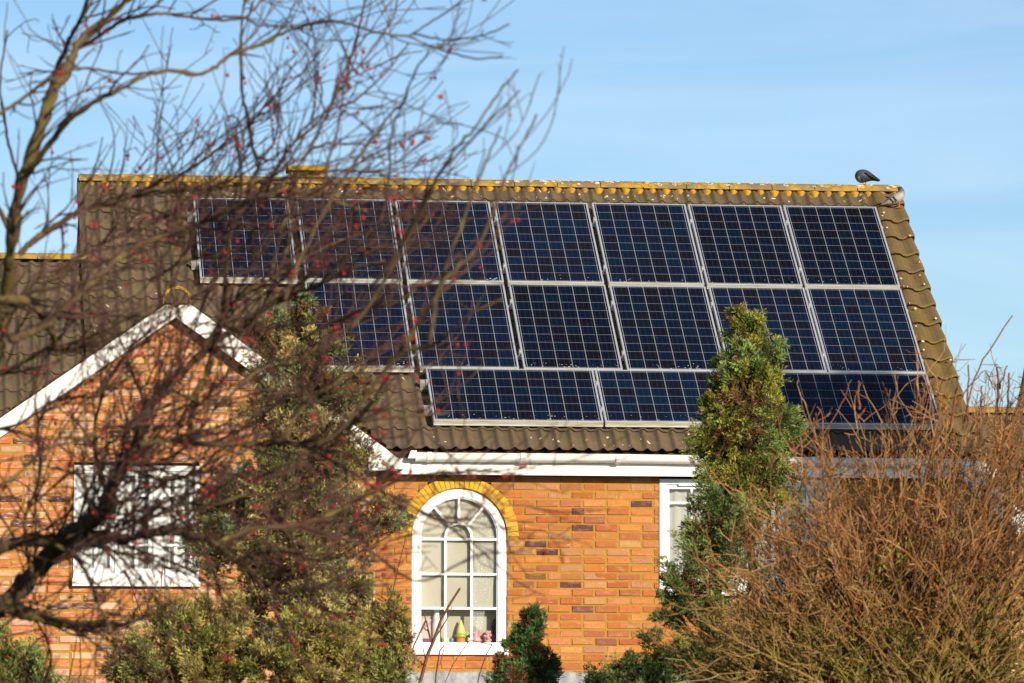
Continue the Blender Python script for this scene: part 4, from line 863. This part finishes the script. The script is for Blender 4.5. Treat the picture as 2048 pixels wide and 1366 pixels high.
# sparse green leaves low in the bush
fv, fc = foliage([(1560, 1345, 170, 40), (1800, 1345, 190, 50), (1900, 1230, 140, 60), (1700, 1310, 120, 50), (1650, 1270, 200, 90), (1850, 1270, 220, 100), (1500, 1330, 160, 50), (1760, 1200, 150, 70), (1960, 1300, 130, 90)], BYD, [(.20, .24, .025), (.15, .19, .025), (.26, .26, .04), (.18, .15, .04)], 13, 5, tuft=.085, blades=3, wid=.007, inner=.75, brown=.05, lump=(.12, .25), per=12)
leaf_obj('leaves', fv, fc, bush)
# leaning trunk at the right edge
lt = thing('tree', 'dark leaning trunk at the far right edge beside the bare bush', 'tree', tuple(at(1990, 1600, -12.5)*np.array([1, 1, 0])))
P = [at(2000, 1560, -12.5)*np.array([1, 1, 0]), at(2012, 1100, -12.5), at(2020, 950, -12.5), at(2034, 850, -12.5), at(2054, 740, -12.5), at(2075, 640, -12.5), at(2085, 590, -12.5)]
MB().tube(P, [.07, .04, .036, .032, .026, .016, .006], 8).build('trunk', 'bark', lt, True)

# ------------------------------------------------------------------ bare twigs near the wall
def sprig(name, label, Y, lines, group=None):
    b_ = at(lines[0][0][0][0], 1000, Y); t = thing(name, label, 'sapling', (b_[0], Y, 0), group); m = MB(); bu = MB(); k = ppm(Y)
    for pts, w_ in lines:
        P = np.array([at(a, c, Y+rnd(-.03, .03)) for a, c in pts])
        if pts is lines[0][0]: P = np.vstack([[P[0][0], P[0][1], 0], P])
        n = 4*len(P); tt = np.linspace(0, len(P)-1, n); Q = np.stack([np.interp(tt, range(len(P)), P[:, j]) for j in range(3)], 1)
        m.tube(Q, np.linspace(w_/2/k, max(w_/4, .9)/k, n), 5)
        for i in range(1, n, 2):
            if Q[i][2] > 2.4: bu.lathe([(.001, -.008), (.0055, 0), (.001, .011)], Q[i]+RNG.normal(size=3)*.004, 5)
    so = m.build('stems', 'sapling', t); bu.build('buds', 'sapling', t); return t
sprig('bare_sapling', 'thin leafless sapling with reddish twigs in front of the arched window', -1.9,
    [([(820, 1420), (840, 1366), (855, 1310), (868, 1280), (882, 1240), (903, 1203), (920, 1177)], 9), ([(868, 1280), (893, 1240), (904, 1214)], 3), ([(864, 1288), (852, 1240), (846, 1222)], 3), ([(852, 1240), (828, 1290), (812, 1340), (795, 1380)], 4), ([(862, 1285), (856, 1262), (848, 1256)], 2.5),
     ([(880, 1420), (890, 1366), (905, 1330), (925, 1300), (940, 1280), (984, 1290)], 1.5), ([(950, 1400), (958, 1352), (972, 1310), (985, 1288)], 3), ([(870, 1400), (872, 1350), (880, 1300), (888, 1292)], 4), ([(880, 1330), (887, 1302)], 2.5), ([(845, 1330), (852, 1320), (846, 1298)], 2.5), ([(770, 1400), (805, 1330), (817, 1290)], 4)])
sprig('bare_sapling', 'thin red stems rising in front of the white side window', -1.6,
    [([(330, 1420), (325, 1366), (322, 1290), (312, 1230), (322, 1180), (325, 1130)], 3.5), ([(322, 1290), (330, 1220), (330, 1150), (328, 1120)], 3), ([(300, 1260), (280, 1220), (262, 1170), (250, 1140)], 3), ([(325, 1300), (300, 1260)], 3), ([(214, 1420), (216, 1340), (213, 1290)], 3), ([(240, 1300), (252, 1260), (258, 1240)], 2.5), ([(265, 1290), (275, 1262)], 2.5)])
sprig('bare_sapling', 'fine bare stems rising between the conifer and the arched window', -1.2,
    [([(745, 1420), (760, 1300), (770, 1220), (786, 1180), (800, 1120), (812, 1075)], 3), ([(770, 1220), (782, 1195), (788, 1176)], 3.5), ([(742, 1260), (745, 1200), (743, 1160)], 2.5)])

# ------------------------------------------------------------------ red berry tree in the foreground
TY = -25.0
tree = thing('berry_tree', 'leafless tree with red berries spreading across the left foreground', 'tree', tuple(at(-190, 1500, TY)*np.array([1, 1, 0])))
K = ppm(TY); rt_ = np.random.default_rng(123)
LIMBS = [  # traced run of each limb (photo px), widths at both ends, depth offset
 ('m', [(-150, 1380), (-118, 1180), (-75, 960), (-30, 790), (-4, 680), (8, 610), (18, 541), (25, 472), (41, 369), (78, 267), (111, 176), (127, 152), (148, 103), (172, 70), (213, 37), (246, 8), (267, -30)], 46, 13, 0),
 ('b', [(88, 210), (94, 193), (119, 127), (139, 78), (156, 49), (172, 8), (180, -30)], 15, 9, .2),
 ('m', [(55, 350), (62, 340), (103, 283), (139, 238), (193, 201), (238, 180), (287, 154), (336, 141), (394, 150), (427, 135), (463, 109), (492, 98), (530, 85), (585, 58), (639, 44), (667, 43), (714, 53), (766, 68), (817, 73), (855, 91), (872, 94), (913, 89), (957, 79)], 15, 3.5, -.8),
 ('b', [(148, 103), (213, 61), (246, 41), (287, 31), (328, 27), (369, 33), (410, 38), (484, 37), (520, 4), (540, -30)], 11, 6, .5),
 ('b', [(410, 38), (482, 34), (520, 51), (585, 55), (640, 80), (700, 82)], 6, 3, .2),
 ('b', [(-60, 260), (0, 225), (41, 201), (94, 164), (135, 143), (156, 137), (197, 139), (254, 148), (312, 143)], 10, 5, -1.5),
 ('b', [(440, 300), (455, 280), (451, 249), (458, 234), (467, 232), (478, 242), (484, 262), (486, 285)], 5, 4, .7),
 ('b', [(377, 869), (390, 803), (414, 746), (435, 672), (450, 600), (452, 540), (461, 467), (492, 400), (510, 350), (518, 335), (506, 297), (496, 239), (485, 191), (482, 103), (484, 41), (489, 0), (492, -30)], 17, 5.5, .4),
 ('b', [(330, 370), (400, 325), (451, 284), (496, 253), (530, 212), (560, 180), (600, 150), (640, 100)], 8, 3, .9),
 ('b', [(500, 480), (520, 420), (547, 352), (578, 301), (612, 253), (656, 222), (708, 202), (745, 171), (783, 133), (817, 85)], 8, 4, -.6),
 ('b', [(540, 560), (560, 470), (585, 400), (598, 331), (622, 294), (653, 232), (680, 164), (701, 116), (718, 55), (731, 0), (735, -20)], 9, 4.5, .3),
 ('b', [(640, 440), (653, 335), (673, 267), (684, 205), (694, 147), (690, 100)], 7, 3.5, -1.2),
 ('b', [(570, 600), (600, 520), (650, 420), (694, 349), (738, 287), (779, 232), (807, 202), (820, 164), (858, 99)], 9, 4.5, -2.0),
 ('b', [(760, 450), (779, 352), (779, 301), (790, 246), (814, 191)], 6, 4, -1.8),
 ('b', [(700, 660), (745, 600), (790, 520), (835, 430), (872, 359), (902, 311), (947, 256), (995, 191), (1036, 140)], 11, 4.5, -2.6),
 ('b', [(740, 580), (800, 500), (850, 410), (878, 349), (923, 301), (981, 239), (1039, 181)], 9, 4.5, -3.0),
 ('b', [(800, 700), (870, 590), (900, 510), (930, 430), (957, 359), (981, 301), (1002, 253)], 9, 4, -2.8),
 ('b', [(859, 693), (876, 584), (910, 539), (950, 500), (985, 430), (1008, 359), (1039, 297), (1073, 229)], 10, 4.5, -3.2),
 ('b', [(580, 330), (639, 294), (690, 288), (735, 287), (780, 278), (820, 263)], 5, 3, -1.0),
 ('b', [(720, 130), (766, 65), (790, 31), (796, -10)], 5, 4, -.8), ('b', [(817, 73), (878, 34), (930, -5)], 5, 4, -1.2), ('b', [(827, 68), (896, 79), (960, 72), (1019, 48)], 5, 3.5, -1.4), ('b', [(855, 91), (913, 109), (964, 118), (1005, 113)], 5, 3.5, -1.6),
 ('d', [(230, 960), (262, 918), (279, 869), (287, 836), (320, 787), (361, 750), (402, 705), (435, 680), (484, 652), (520, 623), (580, 590), (640, 570), (700, 540), (770, 520)], 34, 7, .4),
 ('d', [(-190, 1500), (-150, 1380), (-70, 1270), (0, 1212), (33, 1186), (59, 1156), (93, 1119), (122, 1086), (148, 1067), (178, 1045), (207, 1019), (222, 985), (230, 955), (240, 930)], 52, 33, .4),
 ('d', [(-60, 1120), (0, 1097), (44, 1082), (104, 1080), (148, 1078), (193, 1071), (244, 1078), (296, 1067), (333, 1060), (393, 1071), (422, 1082), (470, 1120), (520, 1160), (560, 1180), (610, 1178), (660, 1165), (700, 1140)], 34, 9, .2),
 ('m', [(0, 1215), (56, 1227), (96, 1241), (148, 1249), (193, 1249), (232, 1250)], 30, 17, .1),
 ('b', [(111, 1090), (156, 1119), (178, 1164), (200, 1215), (222, 1264), (236, 1330)], 13, 6, -.6),
 ('b', [(185, 1090), (259, 1112), (307, 1130), (356, 1145)], 9, 4, -.4),
 ('m', [(-60, 605), (0, 603), (40, 598), (70, 620), (100, 660), (120, 700)], 24, 8, -.8),
 ('b', [(20, 680), (62, 664), (103, 644), (144, 603), (197, 553), (246, 511), (287, 488), (353, 463), (410, 443), (460, 420), (520, 394), (600, 385), (680, 405), (740, 430)], 20, 6, -.9),
 ('b', [(41, 505), (70, 480), (103, 455), (164, 422), (205, 410), (262, 394), (328, 381), (410, 377), (520, 365), (600, 350), (700, 340), (780, 352)], 15, 4.5, .3),
 ('b', [(279, 889), (340, 880), (400, 887), (502, 889), (570, 886), (634, 893), (678, 864), (704, 849), (748, 838), (839, 831), (900, 826)], 16, 6, -1.0),
 ('b', [(634, 893), (690, 850), (790, 720), (859, 693), (893, 669), (941, 628), (1006, 597)], 12, 5, -1.9),
 ('b', [(600, 680), (671, 642), (722, 621), (784, 608), (850, 570), (940, 540)], 10, 4, -1.6),
 ('b', [(402, 705), (470, 600), (540, 560), (640, 500), (720, 470), (800, 480)], 11, 4, .8),
 ('b', [(240, 930), (330, 960), (430, 940), (520, 960), (600, 930)], 12, 5, .6), ('b', [(66, 1156), (50, 1050), (80, 950), (76, 860), (100, 790)], 12, 6, .6), ('b', [(222, 1000), (190, 900), (200, 800), (260, 700), (330, 640)], 14, 5, .9),
 ('b', [(25, 472), (-20, 380), (-40, 300)], 14, 8, .6), ('b', [(41, 369), (20, 300), (10, 240), (0, 160), (15, 60)], 9, 5, 1.1), ('b', [(300, 830), (270, 760), (250, 700), (220, 640)], 10, 4, 1.1),
 ('b', [(520, 623), (560, 540), (580, 470), (590, 400), (580, 340)], 9, 4, 1.3), ('b', [(500, 1000), (560, 1060), (600, 1120), (640, 1200), (660, 1290)], 8, 3, -.7), ('b', [(430, 1090), (500, 1060), (600, 1050), (700, 1010), (800, 960), (900, 945), (985, 940)], 11, 4, -1.2), ('b', [(600, 1050), (720, 1090), (830, 1160), (930, 1120), (985, 1100)], 8, 3, -2.2), ('b', [(-60, 760), (20, 740), (90, 700), (170, 690), (250, 640), (330, 620), (420, 570)], 12, 5, -.5), ('b', [(-60, 860), (30, 850), (110, 800), (190, 790), (280, 740)], 10, 4, .3), ('b', [(-60, 980), (20, 960), (90, 900), (160, 880), (230, 850), (330, 850)], 10, 4, -.9),
 ('b', [(0, 650), (70, 560), (150, 520), (240, 470), (340, 430), (450, 360)], 10, 4, .9), ('b', [(560, 880), (620, 800), (680, 760), (760, 700), (840, 690)], 9, 4, .4), ('b', [(450, 800), (520, 740), (600, 720), (690, 640), (780, 600)], 9, 4, -.2), ('b', [(300, 560), (380, 520), (470, 500), (560, 440), (660, 420)], 9, 4, .6), ('b', [(470, 1120), (560, 1100), (640, 1120), (720, 1060)], 8, 4, .2), ('b', [(340, 1000), (420, 1010), (500, 990), (600, 1000)], 9, 4, -1.3),
 ('b', [(785, 1000), (870, 1040), (915, 1042), (960, 1010), (1010, 980)], 6, 3, -2.4),
]
def crom(P, n):
    P = np.asarray(P, float); Q = np.vstack([2*P[0]-P[1], P, 2*P[-1]-P[-2]]); out = []
    for i in range(1, len(Q)-2):
        for t in np.arange(n)/n:
            a, b_, c, d = Q[i-1], Q[i], Q[i+1], Q[i+2]; out.append(.5*((2*b_)+(c-a)*t+(2*a-5*b_+4*c-d)*t*t+(3*b_-a-3*c+d)*t**3))
    out.append(P[-1]); return np.array(out)
tw = MB(); starts = []; berries = []
def shoot(p, d, ln, r0, lev, dep=0):
    n = max(int(ln/.055), 4); pts = [p]; dd = d.copy(); bend = rt_.normal(size=3)*.05+np.array([0, 0, .03])
    for i in range(n):
        dd = dd+bend+rt_.normal(size=3)*.07; dd /= np.linalg.norm(dd); pts.append(pts[-1]+dd*ln/n)
    pts = np.array(pts); tw.tube(pts, np.linspace(r0, max(r0*.42, .0023), n+1), 4 if lev <= 0 else 3, False)
    for i in range(2, n+1):
        if rt_.random() < .022:   # a small cluster hanging on stalks
            for _ in range(rt_.integers(1, 4)):
                e = pts[i]+np.array([rt_.normal()*.014, rt_.normal()*.014, -rt_.uniform(.018, .045)]); berries.append(e-np.array([0, 0, .006])); tw.tube([pts[i], (pts[i]+e)/2+np.array([.003, 0, 0]), e], .0013, 3, False)
        if lev < 2 and rt_.random() < {-1: .42, 0: .22, 1: .1}[lev]:
            q = dd*1.1+rt_.normal(size=3)*.5+np.array([.08, 0, .08]); q /= np.linalg.norm(q); shoot(pts[i], q, ln*rt_.uniform(.3, .6), max(r0*.62, .003), lev+1)
        elif rt_.random() < .25:   # spur
            q = dd+rt_.normal(size=3)*.9; q /= np.linalg.norm(q); tw.tube([pts[i], pts[i]+q*rt_.uniform(.015, .04)], [r0*.5, .0015], 3, False)
for li, (kind, pts, w0, w1, dy) in enumerate(LIMBS):
    n0 = len(pts); P = np.array([at(a, c, TY+dy+.35*math.sin(i*.5+li)) for i, (a, c) in enumerate(pts)]); P = crom(P, 6); n = len(P)
    wob = .0025 if w0 < 20 else .004; P[1:-1] += rt_.normal(size=(n-2, 3))*wob
    kn = rt_.normal(size=n); kn = np.convolve(kn, [.3, .5, .3], 'same'); rad = np.linspace(w0, w1, n)/2/K*(1+.17*kn*(w0 > 12)+.06*kn); rad = np.clip(rad*.82, .002, None)
    nm = 'trunk' if li in (24,) else 'branch'
    if li == 24: P = np.vstack([[P[0][0]-.06, P[0][1], 0.], [P[0][0]-.03, P[0][1], .9], P]); rad = np.concatenate([[rad[0]*1.5, rad[0]*1.15], rad])
    MB().tube(P, rad, 9 if w0 > 20 else 6).build(nm, {'m': 'mossy', 'd': 'shaded_bark'}.get(kind, 'bark' if w0 > 8 else 'twig'), tree, True)
    lng = np.linalg.norm(np.diff(P, axis=0), axis=1).sum(); far = dy <= -1.75; top_ = min(c for a, c in pts) < 330; cnt = int(lng*((2.2 if far else (6.5 if top_ else 18)) if w0 > 7 else (1.5 if far else 4.0)))
    if not far and w0 > 8:   # long whippy side branches
        for q in range(int(lng*(.7 if top_ else 2.5))):
            i = rt_.integers(2, n-1); tg = P[i+1]-P[i-1]; tg /= np.linalg.norm(tg)+1e-9
            if pts[min(int(i/6), n0-1)][0] > (520 if top_ else 600): continue
            d = tg*.9+rt_.normal(size=3)*np.array([.35, .8, .38])+np.array([.45, 0, .04]); d /= np.linalg.norm(d); shoot(P[i], d, rt_.uniform(.6, 1.25), min(rad[i]*.65, .0095), -1)
    for q in range(cnt):
        i = rt_.integers(2, n-1); tg = P[i+1]-P[i-1]; tg /= np.linalg.norm(tg)+1e-9
        px_ = pts[min(int(i/6), n0-1)][0]; rgt = .45 if px_ > 420 else .1
        d = tg*rt_.uniform(.5, 1.2)+rt_.normal(size=3)*np.array([.4, .8, .42])+np.array([rgt, 0, .08]); d /= np.linalg.norm(d)
        shoot(P[i], d, rt_.uniform(.14, .62)*(1 if w0 > 6 else .5), min(rad[i]*.6, .0072), 0 if w0 > 6 else 1)
tag(tw.build('twigs', 'twig', tree), kind='stuff')
# berries: the hundred nearest ones singly, the rest as one
def bsphere(mb, p, r):
    mb.lathe([(r*.25, -r*.97), (r*.75, -r*.66), (r, 0), (r*.75, r*.66), (r*.25, r*.97)], p, 7)
berries = [b_ for b_ in berries if b_[2] > 1.9]
order = sorted(range(len(berries)), key=lambda i: berries[i][1]); print('berries', len(berries), 'twig verts', tw.n)
bm_ = MB(); bsphere(bm_, (0, 0, 0), .0092); b1 = bm_.build('berry', 'berry', None, True); b1.parent = tree
base_ = np.array(WL['berry_tree'])
for k, i in enumerate(order[:100]):
    o = b1 if k == 0 else b1.copy()
    if k: C.objects.link(o)
    o.location = tuple(berries[i]-base_); s_ = rnd(.8, 1.25); o.scale = (s_, s_, s_*1.1)
mr_ = MB()
for i in order[100:]: bsphere(mr_, berries[i], .0092*rnd(.8, 1.2))
tag(mr_.build('berries', 'berry', tree, True), kind='stuff')
